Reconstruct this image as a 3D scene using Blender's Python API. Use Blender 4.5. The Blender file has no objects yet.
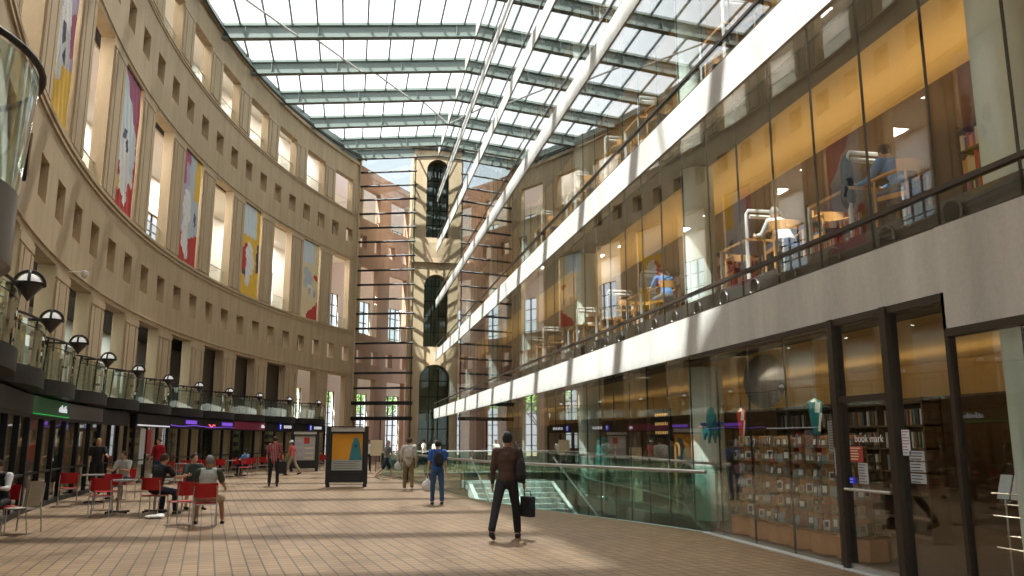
import bpy, bmesh, math, random
from mathutils import Vector, Matrix
random.seed(7)
SC = bpy.context.scene
COL = SC.collection
R_ = math.radians
PI = math.pi

# ---------------------------------------------------------------- materials
def nodes_of(name):
    m = bpy.data.materials.new(name); m.use_nodes = True
    nt = m.node_tree; nt.nodes.clear()
    out = nt.nodes.new('ShaderNodeOutputMaterial')
    return m, nt, out

def mat(name, col, rough=0.6, metal=0.0, var=0.08, scale=6.0, bump=0.0, spec=0.5, emit=None, estr=0.0, coat=0.0):
    m, nt, out = nodes_of(name)
    b = nt.nodes.new('ShaderNodeBsdfPrincipled')
    b.inputs['Roughness'].default_value = rough
    b.inputs['Metallic'].default_value = metal
    b.inputs['Specular IOR Level'].default_value = spec
    b.inputs['Coat Weight'].default_value = coat
    tc = nt.nodes.new('ShaderNodeTexCoord')
    n = nt.nodes.new('ShaderNodeTexNoise'); n.inputs['Scale'].default_value = scale; n.inputs['Detail'].default_value = 4
    nt.links.new(tc.outputs['Object'], n.inputs['Vector'])
    mx = nt.nodes.new('ShaderNodeMix'); mx.data_type = 'RGBA'
    c = Vector(col)
    mx.inputs[6].default_value = (*[max(0, x*(1-var)) for x in c], 1)
    mx.inputs[7].default_value = (*[min(1, x*(1+var)) for x in c], 1)
    nt.links.new(n.outputs['Fac'], mx.inputs[0])
    nt.links.new(mx.outputs[2], b.inputs['Base Color'])
    if bump:
        bp = nt.nodes.new('ShaderNodeBump'); bp.inputs['Strength'].default_value = bump; bp.inputs['Distance'].default_value = 0.02
        nt.links.new(n.outputs['Fac'], bp.inputs['Height']); nt.links.new(bp.outputs[0], b.inputs['Normal'])
    if emit:
        b.inputs['Emission Color'].default_value = (*emit, 1); b.inputs['Emission Strength'].default_value = estr
    nt.links.new(b.outputs[0], out.inputs[0])
    return m

def glass_mat(name, tint=(0.9, 0.95, 0.92), f0=0.05, f90=0.95, power=4.0, rough=0.0):
    """thin architectural glass: clear film with a Schlick reflection, per face"""
    m, nt, out = nodes_of(name)
    tr = nt.nodes.new('ShaderNodeBsdfTransparent'); tr.inputs[0].default_value = (*tint, 1)
    gl = nt.nodes.new('ShaderNodeBsdfGlossy'); gl.inputs['Roughness'].default_value = rough
    gl.inputs[0].default_value = (0.95, 0.97, 0.96, 1)
    lw = nt.nodes.new('ShaderNodeLayerWeight'); lw.inputs[0].default_value = 0.5
    p = nt.nodes.new('ShaderNodeMath'); p.operation = 'POWER'; p.inputs[1].default_value = power
    nt.links.new(lw.outputs['Facing'], p.inputs[0])
    mr = nt.nodes.new('ShaderNodeMapRange'); mr.inputs[3].default_value = f0; mr.inputs[4].default_value = f90
    nt.links.new(p.outputs[0], mr.inputs[0])
    mx = nt.nodes.new('ShaderNodeMixShader')
    nt.links.new(mr.outputs[0], mx.inputs[0]); nt.links.new(tr.outputs[0], mx.inputs[1]); nt.links.new(gl.outputs[0], mx.inputs[2])
    nt.links.new(mx.outputs[0], out.inputs[0])
    return m

def roof_glass_mat():
    m, nt, out = nodes_of('roof_glass')
    tr = nt.nodes.new('ShaderNodeBsdfTransparent'); tr.inputs[0].default_value = (0.86, 0.9, 0.92, 1)
    tl = nt.nodes.new('ShaderNodeBsdfTranslucent'); tl.inputs[0].default_value = (0.9, 0.93, 0.95, 1)
    mx = nt.nodes.new('ShaderNodeMixShader'); mx.inputs[0].default_value = 0.16
    nt.links.new(tr.outputs[0], mx.inputs[1]); nt.links.new(tl.outputs[0], mx.inputs[2])
    nt.links.new(mx.outputs[0], out.inputs[0])
    return m

def brick_floor_mat():
    m, nt, out = nodes_of('brick_paving')
    b = nt.nodes.new('ShaderNodeBsdfPrincipled'); b.inputs['Roughness'].default_value = 0.5
    tc = nt.nodes.new('ShaderNodeTexCoord')
    mp = nt.nodes.new('ShaderNodeMapping'); mp.inputs['Rotation'].default_value = (0, 0, R_(-9))
    nt.links.new(tc.outputs['Object'], mp.inputs[0])
    br = nt.nodes.new('ShaderNodeTexBrick')
    br.inputs['Scale'].default_value = 1.0
    br.inputs['Brick Width'].default_value = 0.205; br.inputs['Row Height'].default_value = 0.205
    br.inputs['Mortar Size'].default_value = 0.012; br.inputs['Mortar Smooth'].default_value = 0.2
    br.inputs['Color1'].default_value = (0.30, 0.190, 0.098, 1); br.inputs['Color2'].default_value = (0.215, 0.130, 0.066, 1)
    br.inputs['Mortar'].default_value = (0.06, 0.042, 0.027, 1); br.offset = 0.0
    nt.links.new(mp.outputs[0], br.inputs['Vector'])
    n = nt.nodes.new('ShaderNodeTexNoise'); n.inputs['Scale'].default_value = 0.35; n.inputs['Detail'].default_value = 5
    nt.links.new(tc.outputs['Object'], n.inputs['Vector'])
    rp = nt.nodes.new('ShaderNodeMapRange'); rp.inputs[1].default_value = 0.3; rp.inputs[2].default_value = 0.7
    rp.inputs[3].default_value = 0.82; rp.inputs[4].default_value = 1.15
    nt.links.new(n.outputs['Fac'], rp.inputs[0])
    mx = nt.nodes.new('ShaderNodeMix'); mx.data_type = 'RGBA'; mx.blend_type = 'MULTIPLY'; mx.inputs[0].default_value = 1
    nt.links.new(br.outputs['Color'], mx.inputs[6]); nt.links.new(rp.outputs[0], mx.inputs[7])
    nt.links.new(mx.outputs[2], b.inputs['Base Color'])
    bp = nt.nodes.new('ShaderNodeBump'); bp.inputs['Strength'].default_value = 0.35; bp.inputs['Distance'].default_value = 0.01; bp.invert = True
    nt.links.new(br.outputs['Fac'], bp.inputs['Height']); nt.links.new(bp.outputs[0], b.inputs['Normal'])
    nt.links.new(b.outputs[0], out.inputs[0])
    return m

def concrete_mat(name, c1, c2, rough=0.75, streak=2.5, scale=0.8):
    m, nt, out = nodes_of(name)
    b = nt.nodes.new('ShaderNodeBsdfPrincipled'); b.inputs['Roughness'].default_value = rough
    tc = nt.nodes.new('ShaderNodeTexCoord')
    mp = nt.nodes.new('ShaderNodeMapping'); mp.inputs['Scale'].default_value = (streak, streak, 0.35)
    nt.links.new(tc.outputs['Object'], mp.inputs[0])
    n = nt.nodes.new('ShaderNodeTexNoise'); n.inputs['Scale'].default_value = scale; n.inputs['Detail'].default_value = 6; n.inputs['Roughness'].default_value = 0.65
    nt.links.new(mp.outputs[0], n.inputs['Vector'])
    n2 = nt.nodes.new('ShaderNodeTexNoise'); n2.inputs['Scale'].default_value = 22; n2.inputs['Detail'].default_value = 3
    nt.links.new(tc.outputs['Object'], n2.inputs['Vector'])
    ad = nt.nodes.new('ShaderNodeMath'); ad.operation = 'MULTIPLY_ADD'; ad.inputs[1].default_value = 0.25
    nt.links.new(n2.outputs['Fac'], ad.inputs[0]); nt.links.new(n.outputs['Fac'], ad.inputs[2])
    rp = nt.nodes.new('ShaderNodeMapRange'); rp.inputs[1].default_value = 0.4; rp.inputs[2].default_value = 0.85
    nt.links.new(ad.outputs[0], rp.inputs[0])
    mx = nt.nodes.new('ShaderNodeMix'); mx.data_type = 'RGBA'
    mx.inputs[6].default_value = (*c1, 1); mx.inputs[7].default_value = (*c2, 1)
    nt.links.new(rp.outputs[0], mx.inputs[0]); nt.links.new(mx.outputs[2], b.inputs['Base Color'])
    nt.links.new(b.outputs[0], out.inputs[0])
    return m

M = {}
M['floor'] = brick_floor_mat()
M['tan'] = concrete_mat('tan_concrete', (0.42, 0.315, 0.19), (0.55, 0.43, 0.275))
M['tan_pier'] = concrete_mat('tan_pier_concrete', (0.45, 0.34, 0.21), (0.57, 0.45, 0.30))
M['drum_grey'] = mat('drum_grey_steel', (0.13, 0.125, 0.125), 0.35, 0.6, 0.1)
M['pink'] = concrete_mat('pinker_concrete', (0.42, 0.25, 0.18), (0.54, 0.34, 0.26))  # pinker copy of the tan concrete, for the same wall outside
M['grey_conc'] = concrete_mat('grey_concrete', (0.38, 0.37, 0.34), (0.62, 0.61, 0.57), streak=4)
M['white_conc'] = concrete_mat('pale_concrete', (0.37, 0.38, 0.36), (0.56, 0.57, 0.54), streak=2)
M['column'] = concrete_mat('column_concrete', (0.64, 0.74, 0.68), (0.76, 0.84, 0.78), streak=2)
M['steel'] = mat('roof_steel_paint', (0.165, 0.205, 0.185), 0.45, 0.0, 0.1)
M['dark'] = mat('dark_metal', (0.012, 0.012, 0.012), 0.5, 0.0, 0.2, spec=0.3)
M['bronze'] = mat('bronze_frame', (0.05, 0.038, 0.028), 0.4, 0.3, 0.15)
M['chrome'] = mat('brushed_steel', (0.62, 0.62, 0.6), 0.28, 0.9, 0.06)
M['white'] = mat('white_plaster', (0.83, 0.81, 0.76), 0.8, 0, 0.03)
M['white_paint'] = mat('white_paint', (0.82, 0.82, 0.79), 0.4, 0, 0.03)
M['warm'] = mat('warm_paint', (0.72, 0.50, 0.20), 0.75, 0, 0.05)
M['brown'] = mat('brown_panel', (0.11, 0.065, 0.032), 0.6, 0, 0.3)
M['dim'] = mat('dark_brown_paint', (0.07, 0.052, 0.035), 0.7, 0, 0.2)
M['black'] = mat('black_plastic', (0.008, 0.008, 0.009), 0.5, 0, 0.3)
M['wood'] = mat('golden_wood', (0.60, 0.30, 0.09), 0.4, 0, 0.2, 14)
M['low_conc'] = concrete_mat('well_concrete', (0.20, 0.22, 0.20), (0.30, 0.32, 0.30))
M['wood_d'] = mat('case_wood', (0.50, 0.25, 0.10), 0.5, 0, 0.25, 9)
M['carpet'] = mat('library_carpet', (0.10, 0.075, 0.055), 0.95, 0, 0.2)
M['red'] = mat('red_plastic', (0.46, 0.010, 0.016), 0.38, 0, 0.08)
M['glass'] = glass_mat('facade_glass', (0.96, 0.975, 0.965), 0.03, 1.0, 3.5)
M['glass_green'] = glass_mat('balustrade_glass', (0.76, 0.90, 0.86), 0.05, 0.9, 4)
M['glass_pale'] = glass_mat('balcony_glass', (0.86, 0.94, 0.91), 0.07, 0.9, 3)
M['glass_clear'] = glass_mat('clear_glass', (0.93, 0.96, 0.94), 0.04, 0.9, 5)
M['roof_glass'] = roof_glass_mat()

# ---------------------------------------------------------------- mesh builder
class MB:
    def __init__(s): s.v = []; s.f = []; s.m = []
    def add(s, vs, fs, mi=0):
        o = len(s.v); s.v += [tuple(p) for p in vs]
        for f in fs: s.f.append([i+o for i in f]); s.m.append(mi)
        return s
    def box(s, x0, x1, y0, y1, z0, z1, mi=0, mx=None):
        vs = [Vector(p) for p in ((x0,y0,z0),(x1,y0,z0),(x1,y1,z0),(x0,y1,z0),(x0,y0,z1),(x1,y0,z1),(x1,y1,z1),(x0,y1,z1))]
        if mx is not None: vs = [mx @ p for p in vs]
        return s.add(vs, [(0,3,2,1),(4,5,6,7),(0,1,5,4),(1,2,6,5),(2,3,7,6),(3,0,4,7)], mi)
    def cbox(s, c, d, mi=0, rz=0, rx=0, ry=0):
        mx = Matrix.Translation(c) @ Matrix.Rotation(rz,4,'Z') @ Matrix.Rotation(ry,4,'Y') @ Matrix.Rotation(rx,4,'X')
        return s.box(-d[0]/2, d[0]/2, -d[1]/2, d[1]/2, -d[2]/2, d[2]/2, mi, mx)
    def tube(s, p0, p1, r0, r1=None, n=10, mi=0, caps=True):
        r1 = r0 if r1 is None else r1
        p0 = Vector(p0); p1 = Vector(p1); d = (p1-p0)
        if d.length < 1e-6: return s
        d.normalize(); a = d.orthogonal().normalized(); b = d.cross(a)
        vs = []
        for p, r in ((p0, r0), (p1, r1)):
            for i in range(n):
                t = 2*PI*i/n; vs.append(p + a*(r*math.cos(t)) + b*(r*math.sin(t)))
        fs = [(i, (i+1) % n, n+(i+1) % n, n+i) for i in range(n)]
        if caps: fs += [tuple(range(n-1, -1, -1)), tuple(range(n, 2*n))]
        return s.add(vs, fs, mi)
    def path(s, pts, r, n=8, mi=0, closed=False):
        pts = [Vector(p) for p in pts]; k = len(pts)
        rs = r if isinstance(r, (list, tuple)) else [r]*k
        vs = []; prev = None
        for i, p in enumerate(pts):
            if closed: d = pts[(i+1) % k]-pts[i-1]
            else: d = pts[min(i+1, k-1)]-pts[max(i-1, 0)]
            d.normalize()
            a = d.orthogonal().normalized() if prev is None else (prev - d*prev.dot(d)).normalized()
            prev = a; b = d.cross(a)
            for j in range(n):
                t = 2*PI*j/n; vs.append(p + a*(rs[i]*math.cos(t)) + b*(rs[i]*math.sin(t)))
        fs = []
        for i in range(k if closed else k-1):
            i2 = (i+1) % k
            for j in range(n): fs.append((i*n+j, i*n+(j+1) % n, i2*n+(j+1) % n, i2*n+j))
        if not closed: fs += [tuple(range(n-1, -1, -1)), tuple(range((k-1)*n, k*n))]
        return s.add(vs, fs, mi)
    def lathe(s, prof, c=(0,0,0), n=20, mi=0, sx=1, sy=1, a0=0, a1=2*PI):
        full = abs(a1-a0-2*PI) < 1e-6; cols = n if full else n+1
        vs = []
        for (r, z) in prof:
            for i in range(cols):
                t = a0+(a1-a0)*i/n
                vs.append((c[0]+r*sx*math.cos(t), c[1]+r*sy*math.sin(t), c[2]+z))
        fs = []
        for k in range(len(prof)-1):
            for i in range(n):
                j = (i+1) % cols
                fs.append((k*cols+i, k*cols+j, (k+1)*cols+j, (k+1)*cols+i))
        if full:
            if prof[0][0] > 1e-4: fs.append(tuple(range(cols-1, -1, -1)))
            if prof[-1][0] > 1e-4: fs.append(tuple((len(prof)-1)*cols+i for i in range(cols)))
        return s.add(vs, fs, mi)
    def ell(s, c, r, n=12, mi=0, mx=None):
        if not isinstance(r, (tuple, list)): r = (r, r, r)
        vs = [(0,0,-1)]; k = max(5, n//2)
        for i in range(1, k):
            t = -PI/2+PI*i/k
            for j in range(n): u = 2*PI*j/n; vs.append((math.cos(t)*math.cos(u), math.cos(t)*math.sin(u), math.sin(t)))
        vs.append((0,0,1)); top = len(vs)-1
        fs = [(0, 1+(j+1) % n, 1+j) for j in range(n)]
        for i in range(k-2):
            for j in range(n): fs.append((1+i*n+j, 1+i*n+(j+1) % n, 1+(i+1)*n+(j+1) % n, 1+(i+1)*n+j))
        fs += [(1+(k-2)*n+j, 1+(k-2)*n+(j+1) % n, top) for j in range(n)]
        V = [Vector((p[0]*r[0], p[1]*r[1], p[2]*r[2])) for p in vs]
        if mx is not None: V = [mx @ p for p in V]
        return s.add([p+Vector(c) for p in V], fs, mi)
    def prism(s, poly, p0, ux, uy, ext, mi=0):
        """extrude the 2D polygon (in the plane of ux, uy at p0) by the vector ext"""
        p0 = Vector(p0); ux = Vector(ux); uy = Vector(uy); ext = Vector(ext); n = len(poly)
        a = [p0+ux*q[0]+uy*q[1] for q in poly]; b = [p+ext for p in a]
        fs = [tuple(range(n-1, -1, -1)), tuple(range(n, 2*n))] + [(i, (i+1) % n, n+(i+1) % n, n+i) for i in range(n)]
        return s.add(a+b, fs, mi)
    def build(s, name, mats, parent=None, smooth=False, loc=None):
        me = bpy.data.meshes.new(name); me.from_pydata(s.v, [], s.f)
        if not isinstance(mats, (list, tuple)): mats = [mats]
        for m in mats: me.materials.append(M[m] if isinstance(m, str) else m)
        if len(mats) > 1: me.polygons.foreach_set('material_index', s.m)
        bm = bmesh.new(); bm.from_mesh(me); bmesh.ops.recalc_face_normals(bm, faces=bm.faces); bm.to_mesh(me); bm.free()
        if smooth:
            me.polygons.foreach_set('use_smooth', [True]*len(me.polygons))
            try: me.set_sharp_from_angle(angle=R_(40))
            except Exception: pass
        o = bpy.data.objects.new(name, me); COL.objects.link(o)
        if parent is not None: o.parent = parent
        if loc: o.location = loc
        return o

def empty(name, loc=(0,0,0), rz=0, sc=1):
    o = bpy.data.objects.new(name, None); COL.objects.link(o)
    o.location = loc; o.rotation_euler = (0, 0, rz); o.scale = (sc,)*3; o.empty_display_size = 0.1
    return o
def thing(name, label, cat, loc=(0,0,0), rz=0, group=None, sc=1):
    o = empty(name, loc, rz, sc); return tag(o, label, cat, group)
def tag(o, label, cat, group=None, kind=None):
    o['label'] = label; o['category'] = cat
    if group: o['group'] = group
    if kind: o['kind'] = kind
    return o
def struct(o, label=None):
    o['kind'] = 'structure'
    if label: o['label'] = label
    return o
def dup(root, loc=None, rz=None, label=None, group=None):
    def cp(o, par):
        c = o.copy(); COL.objects.link(c)
        if par is not None: c.parent = par
        for ch in list(o.children): cp(ch, c)
        return c
    r = cp(root, None)
    if loc is not None: r.location = loc
    if rz is not None: r.rotation_euler = (0, 0, rz)
    if label: r['label'] = label
    if group: r['group'] = group
    return r
def text(body, size, m, parent, loc, rot, name='lettering', ext=0.002, align='CENTER', sx=1):
    cu = bpy.data.curves.new(name, 'FONT'); cu.body = body; cu.size = size; cu.extrude = ext; cu.align_x = align; cu.align_y = 'CENTER'
    t = bpy.data.objects.new(name, cu); COL.objects.link(t)
    dg = bpy.context.evaluated_depsgraph_get(); dg.update()
    me = bpy.data.meshes.new_from_object(t.evaluated_get(dg)); bpy.data.objects.remove(t)
    me.materials.clear(); me.materials.append(M[m] if isinstance(m, str) else m)
    o = bpy.data.objects.new(name, me); COL.objects.link(o); o.parent = parent
    o.location = loc; o.rotation_euler = rot; o.scale = (sx, 1, 1)
    return o

# ---------------------------------------------------------------- the place: key dimensions
XF = 6.5                      # plane of the library's glass front
CX, CY, RW = 57.89, 32.02, 66.48   # circle of the curved wall (inner face)
BAY = 3.94                    # degrees per bay
bay_c = lambda k: 19.77 + BAY*k
def pol(a, r, z=0):
    return Vector((CX - r*math.cos(R_(a)), CY + r*math.sin(R_(a)), z))
def wall_x(y, r=RW): return CX - math.sqrt(max(0, r*r-(y-CY)**2))
def arcbox(mb, a0, a1, r0, r1, z0, z1, mi=0, step=1.0, z0b=None):
    """box bent along the wall's circle; r0<r1"""
    n = max(1, int(math.ceil((a1-a0)/step))); o = len(mb.v)
    for i in range(n+1):
        a = a0+(a1-a0)*i/n
        for (r, z) in ((r0, z0), (r1, z0), (r1, z1), (r0, z1)): mb.v.append(tuple(pol(a, r, z)))
    F = []
    for i in range(n):
        b = o+4*i
        for j in range(4): F.append([b+j, b+(j+1) % 4, b+4+(j+1) % 4, b+4+j])
    F.append([o+3, o+2, o+1, o]); F.append([o+4*n+j for j in range(4)])
    for f in F: mb.f.append(f); mb.m.append(mi)
def wall_rz(a):
    """rotation that turns local +X along the wall (increasing angle) and local +Y out of the wall toward the hall; returns angle"""
    # tangent (increasing a): (sin a, cos a); inward normal: (cos a, -sin a)
    return math.atan2(math.cos(R_(a)), math.sin(R_(a)))
# ================================================================ FLOOR
rim = [(6.5,14.45),(6.05,16.0),(5.5,17.6),(4.7,19.6),(4.05,21.6),(3.55,24.0),(3.2,27.0),(3.0,31.0),(2.65,35.0),(2.0,38.5),(1.5,40.8),(1.7,42.6),(3.0,43.6),(4.8,44.0),(6.5,44.0)]
out = [(-34,-8),(6.5,-8)] + rim + [(6.5,110),(-34,110)]
f = MB(); f.prism(out, (0,0,-0.4), (1,0,0), (0,1,0), (0,0,0.4))
struct(f.build('floor', 'floor'))
f = MB(); f.box(-34, 30, 66.9, 110, -0.45, -0.41); struct(f.build('ground_outside', 'grey_conc'))
f = MB(); f.box(6.5, 22, -8, 14.45, -0.3, -0.001); f.box(6.95, 22, 14.45, 44, -0.3, -0.001); f.box(6.5, 22, 44, 66, -0.3, -0.001)
struct(f.build('floor_shops', 'carpet'))
f = MB(); f.box(0, 22, 12, 46, -4.9, -4.6); struct(f.build('floor_lower', 'low_conc'))
f = MB(); f.box(0.2, 0.5, 14, 45, -4.6, -0.4); f.box(0.5, 22, 45, 45.3, -4.6, -0.4); f.box(0.5, 22, 12, 12.3, -4.6, -0.4); f.box(14, 14.3, 12.3, 45, -4.6, -0.3)
struct(f.build('wall_lower', 'low_conc'))
# stone kerb strip along the shop window
f = MB(); f.box(6.34, 6.497, -8, 14.45, 0, 0.012); struct(f.build('trim_1', 'white_conc'))

# ================================================================ CURVED WALL (left)
K0, K1 = -14, 7  # unseen near bays extended to keep sun off the near fascia
TW = 0.45
Z_T0, Z_S1, Z_H1, Z_S2, Z_H2, Z_TOP = 6.45, 9.95, 15.55, 19.4, 22.1, 23.75
HO = 1.19      # half opening, degrees
w = w_in = MB(); w_ex = MB()
for k in range(K0, K1+1):
    w = w_in if k < 3 else w_ex
    c = bay_c(k); a0, a1 = c-BAY/2, c+BAY/2
    r0, r1 = RW, RW+TW
    for (z0, z1) in ((0, Z_T0), (Z_S1, Z_H1), (Z_S2, Z_H2)):
        if z0 == 0 and k < -10: continue   # the open mouth of the hall round the camera
        arcbox(w, a0, c-HO, r0, r1, z0, z1); arcbox(w, c+HO, a1, r0, r1, z0, z1)
    for (zb, zt, zw0, zw1) in ((Z_T0, Z_S1, 7.62, 8.72), (Z_H1, Z_S2, 16.93, 18.03)):
        arcbox(w, a0, a1, r0, r1, zb, zw0); arcbox(w, a0, a1, r0, r1, zw1, zt)
        hw = 0.985; q = 0.44
        arcbox(w, a0, c-hw-q, r0, r1, zw0, zw1); arcbox(w, c-hw+q, c+hw-q, r0, r1, zw0, zw1); arcbox(w, c+hw+q, a1, r0, r1, zw0, zw1)
    arcbox(w, a0, a1, r0, r1, Z_H2, Z_TOP)
struct(w_ex.build('wall_exterior', 'pink', smooth=True), 'curved concrete wall continuing outside beyond the end screen, in a pinker tone')
w = w_in
wall = struct(w.build('wall_left', 'tan', smooth=True), 'tan concrete wall curving along the hall, pierced by three tiers of tall openings')
# raised pilaster strips and belt courses
p = MB()
for k in range(K0, 3):
    c = bay_c(k)
    for (z0, z1) in ((0.0, 6.05), (10.12, 15.2), (19.55, 21.8)):
        if z0 == 0 and k < -10: continue
        for (s0, s1) in ((HO+0.10, HO+0.36), (HO+0.46, BAY-2*HO+HO-0.46), (BAY-2*HO+HO-0.36, BAY-HO-0.10)):
            arcbox(p, c+s0, c+s1, RW-0.05, RW, z0, z1)
        arcbox(p, c+HO, c+BAY-HO, RW-0.035, RW, z1+0.08, z1+0.30)
p.build('pilaster_strips', 'tan_pier', parent=wall)
b = MB()
for (z0, z1, d) in ((6.62, 6.70, 0.04), (9.72, 9.80, 0.05), (9.90, 10.02, 0.07), (15.72, 15.78, 0.04), (19.20, 19.26, 0.05), (19.34, 19.42, 0.06), (23.55, 23.8, 0.12)):
    arcbox(b, bay_c(K0)-BAY/2, bay_c(2)+BAY/2, RW-d, RW, z0, z1)
b.build('belt_courses', 'tan_pier', parent=wall)
# railings in the open middle-tier and top-tier openings: glass with a rail
for k in range(K0, K1+1):
    c = bay_c(k)
    for (zs, on) in ((Z_S1, k % 2 == 0), (Z_S2, True)):
        if not on: continue
        g = MB(); arcbox(g, c-HO, c+HO, RW+0.3, RW+0.312, zs, zs+0.95); g.build('railing_glass', 'glass_clear', parent=wall)
        g = MB(); g.path([pol(c-HO+i*HO/4, RW+0.306, zs+0.97) for i in range(9)], 0.025, 6); g.build('railing_bar', 'chrome', parent=wall)

# gallery behind the openings: floor mass added dark as small-window shade, outer wall with windows
RO0, RO1 = RW+3.6, RW+3.95
d = MB()
for (z0, z1, aend) in ((6.7, 9.8, 24.8), (15.8, 19.25, 30.0)):
    arcbox(d, bay_c(K0)-BAY/2, aend, RW+1.3, RO0, z0, z1)
struct(d.build('gallery_dark_slab', 'dim'))
d = MB(); arcbox(d, bay_c(K0)-BAY/2, 30, RW+0.9, RO0, 15.68, 15.79); struct(d.build('ceiling_gallery', 'white'))
o_ = MB(); win = []
for k in range(K0, K1+1):
    c = bay_c(k); a0, a1 = c-BAY/2, c+BAY/2; h = 0.95
    segs = ((0, 0.3, 0), (0.3, 5.6, 1), (5.6, 9.9, 0), (9.9, 13.7, 1), (13.7, 19.3, 0), (19.3, 21.2, 1), (21.2, 24.2, 0))
    for z0, z1, o in segs:
        if k < -10 and z1 < 6: continue
        if o and z0 < 1 and k < 1: o = 0
        if o:
            arcbox(o_, a0, c-h, RO0, RO1, z0, z1); arcbox(o_, c+h, a1, RO0, RO1, z0, z1)
            win.append((c, h, z0, z1))
        else: arcbox(o_, a0, a1, RO0, RO1, z0, z1)
struct(o_.build('wall_outer', 'white', smooth=True))
for n_, (c, h, z0, z1) in enumerate(win):
    m_ = MB()
    for s in (-h, -h/3, h/3, h): arcbox(m_, c+s-0.04, c+s+0.04, RO0+0.1, RO0+0.18, z0, z1, step=2)
    nz = max(2, int(round((z1-z0)/0.95)))
    for i in range(nz+1):
        z = z0+(z1-z0)*i/nz; arcbox(m_, c-h, c+h, RO0+0.1, RO0+0.18, z-0.03, z+0.03, step=2)
    wr = struct(m_.build('window_%d' % (n_+1), 'dark'))

for k in (-2, -1, 0):  # dark backing sheets added so these ground openings look dark
    c = bay_c(k); m_ = MB(); arcbox(m_, c-HO-.3, c+HO+.3, RW+0.62, RW+0.72, 2.75, 6.6); struct(m_.build('dark_backing', 'dim'))
m_ = MB(); arcbox(m_, bay_c(K0)-BAY/2, 30.5, RW+0.2, RO1, 24.3, 24.45); struct(m_.build('gallery_sun_cover', 'white'))  # unseen cover added to keep sun off the wall reveals
# ================================================================ ROOF
beamY = [43.95+4.56*i for i in range(-11, 5)]+[64.7]
ZL, ZR = 23.30, 24.80
def roof_z(x, y=0):  # underside of beams; slopes up to the glass front
    xl = -7.5; return ZL + (ZR-ZL)*(x-xl)/(XF-xl)
ceiling = struct(empty('ceiling'), 'sloping glass roof on grey green steel beams between curved wall and glass front')
beams = []
for i, y in enumerate(beamY):
    xl = wall_x(y)-0.05
    sl = (ZR-roof_z(-7.5))/(XF+7.5)
    m_ = MB()
    def sec(x0, x1, yy0, yy1, d0, d1, mi=0):
        v = []
        for x in (x0, x1):
            z = ZL+(x+7.5)*sl + (0.0 if True else 0)
            for (yy, dz) in ((yy0, d0), (yy1, d0), (yy1, d1), (yy0, d1)): v.append((x, yy, z+dz))
        m_.add(v, [(3,2,1,0),(4,5,6,7),(0,1,5,4),(1,2,6,5),(2,3,7,6),(3,0,4,7)], mi)
    sec(xl, XF, y-0.2, y+0.2, -0.08, -0.03); sec(xl, XF, y-0.03, y+0.03, -0.03, 0.66); sec(xl, XF, y-0.17, y+0.17, 0.66, 0.72)
    sec(xl, XF, y-0.06, y+0.06, 0.76, 0.88)
    x = xl+1.2
    while x < XF-0.5:   # web stiffeners
        sec(x, x+0.03, y-0.16, y+0.16, 0.05, 0.62); x += 3.9
    m_.build('roof_beam', 'steel', parent=ceiling)
sl = (ZR-ZL)/(XF+7.5)
rz = lambda x: ZL+(x+7.5)*sl
# glazing bars running lengthwise
x = XF-0.7
while x > -8.4:
    m_ = MB(); any_ = False
    for i in range(len(beamY)-1):
        y0, y1 = beamY[i], beamY[i+1]
        # clip to the hall side of the wall
        ys = [y0+(y1-y0)*j/12 for j in range(13)]; ok = [yy for yy in ys if wall_x(yy) < x]
        if len(ok) < 2: continue
        any_ = True
        m_.box(x-0.045, x+0.045, ok[0], ok[-1], rz(x)+0.70, rz(x)+0.84)
    if any_: m_.build('glazing_bar', 'steel', parent=ceiling)
    x -= 1.38
g = MB()
for i in range(len(beamY)-1):
    for j in range(4):
        y0 = beamY[i]+(beamY[i+1]-beamY[i])*j/4; y1 = beamY[i]+(beamY[i+1]-beamY[i])*(j+1)/4
        xa, xb = wall_x(y0)-0.3, wall_x(y1)-0.3
        g.add([(xa,y0,rz(xa)+0.86),(XF,y0,rz(XF)+0.86),(XF,y1,rz(XF)+0.86),(xb,y1,rz(xb)+0.86)], [(0,1,2,3)])
g.build('roof_glazing', 'roof_glass', parent=ceiling)
# diagonal tie rods
for i in range(len(beamY)-1):
    y0, y1 = beamY[i], beamY[i+1]
    x0 = -6.7+3.45*((i-10) % 4)
    if x0 < wall_x(y0)+.3 or x0 < wall_x(y1)-3: continue
    m_ = MB(); m_.tube((x0, y0, rz(x0)+0.45), (min(x0+3.3, 6.4), y1, rz(x0+3.3)-0.02), 0.06, n=8)
    m_.build('tie_rod', 'white_paint', parent=ceiling)
gm = MB(); gm.path([pol(a, RW-0.18, rz(pol(a, RW).x)+0.28) for a in range(-38, 31)], 0.085, 8)
gm.build('gutter_pipe', 'steel', parent=ceiling)
gm = MB(); gm.path([pol(a, RW-0.42, rz(pol(a, RW).x)-0.06) for a in range(-38, 31)], 0.05, 8)
gm.build('edge_pipe', 'dark', parent=ceiling)
# upstand that closes the gap between wall top and glazing
um = MB()
for a in range(-38, 30): arcbox(um, a, a+1, RW-0.02, RW+0.2, Z_TOP, rz(pol(a+.5, RW).x)+0.84, step=1)
um.build('roof_edge', 'steel', parent=ceiling)

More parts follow.
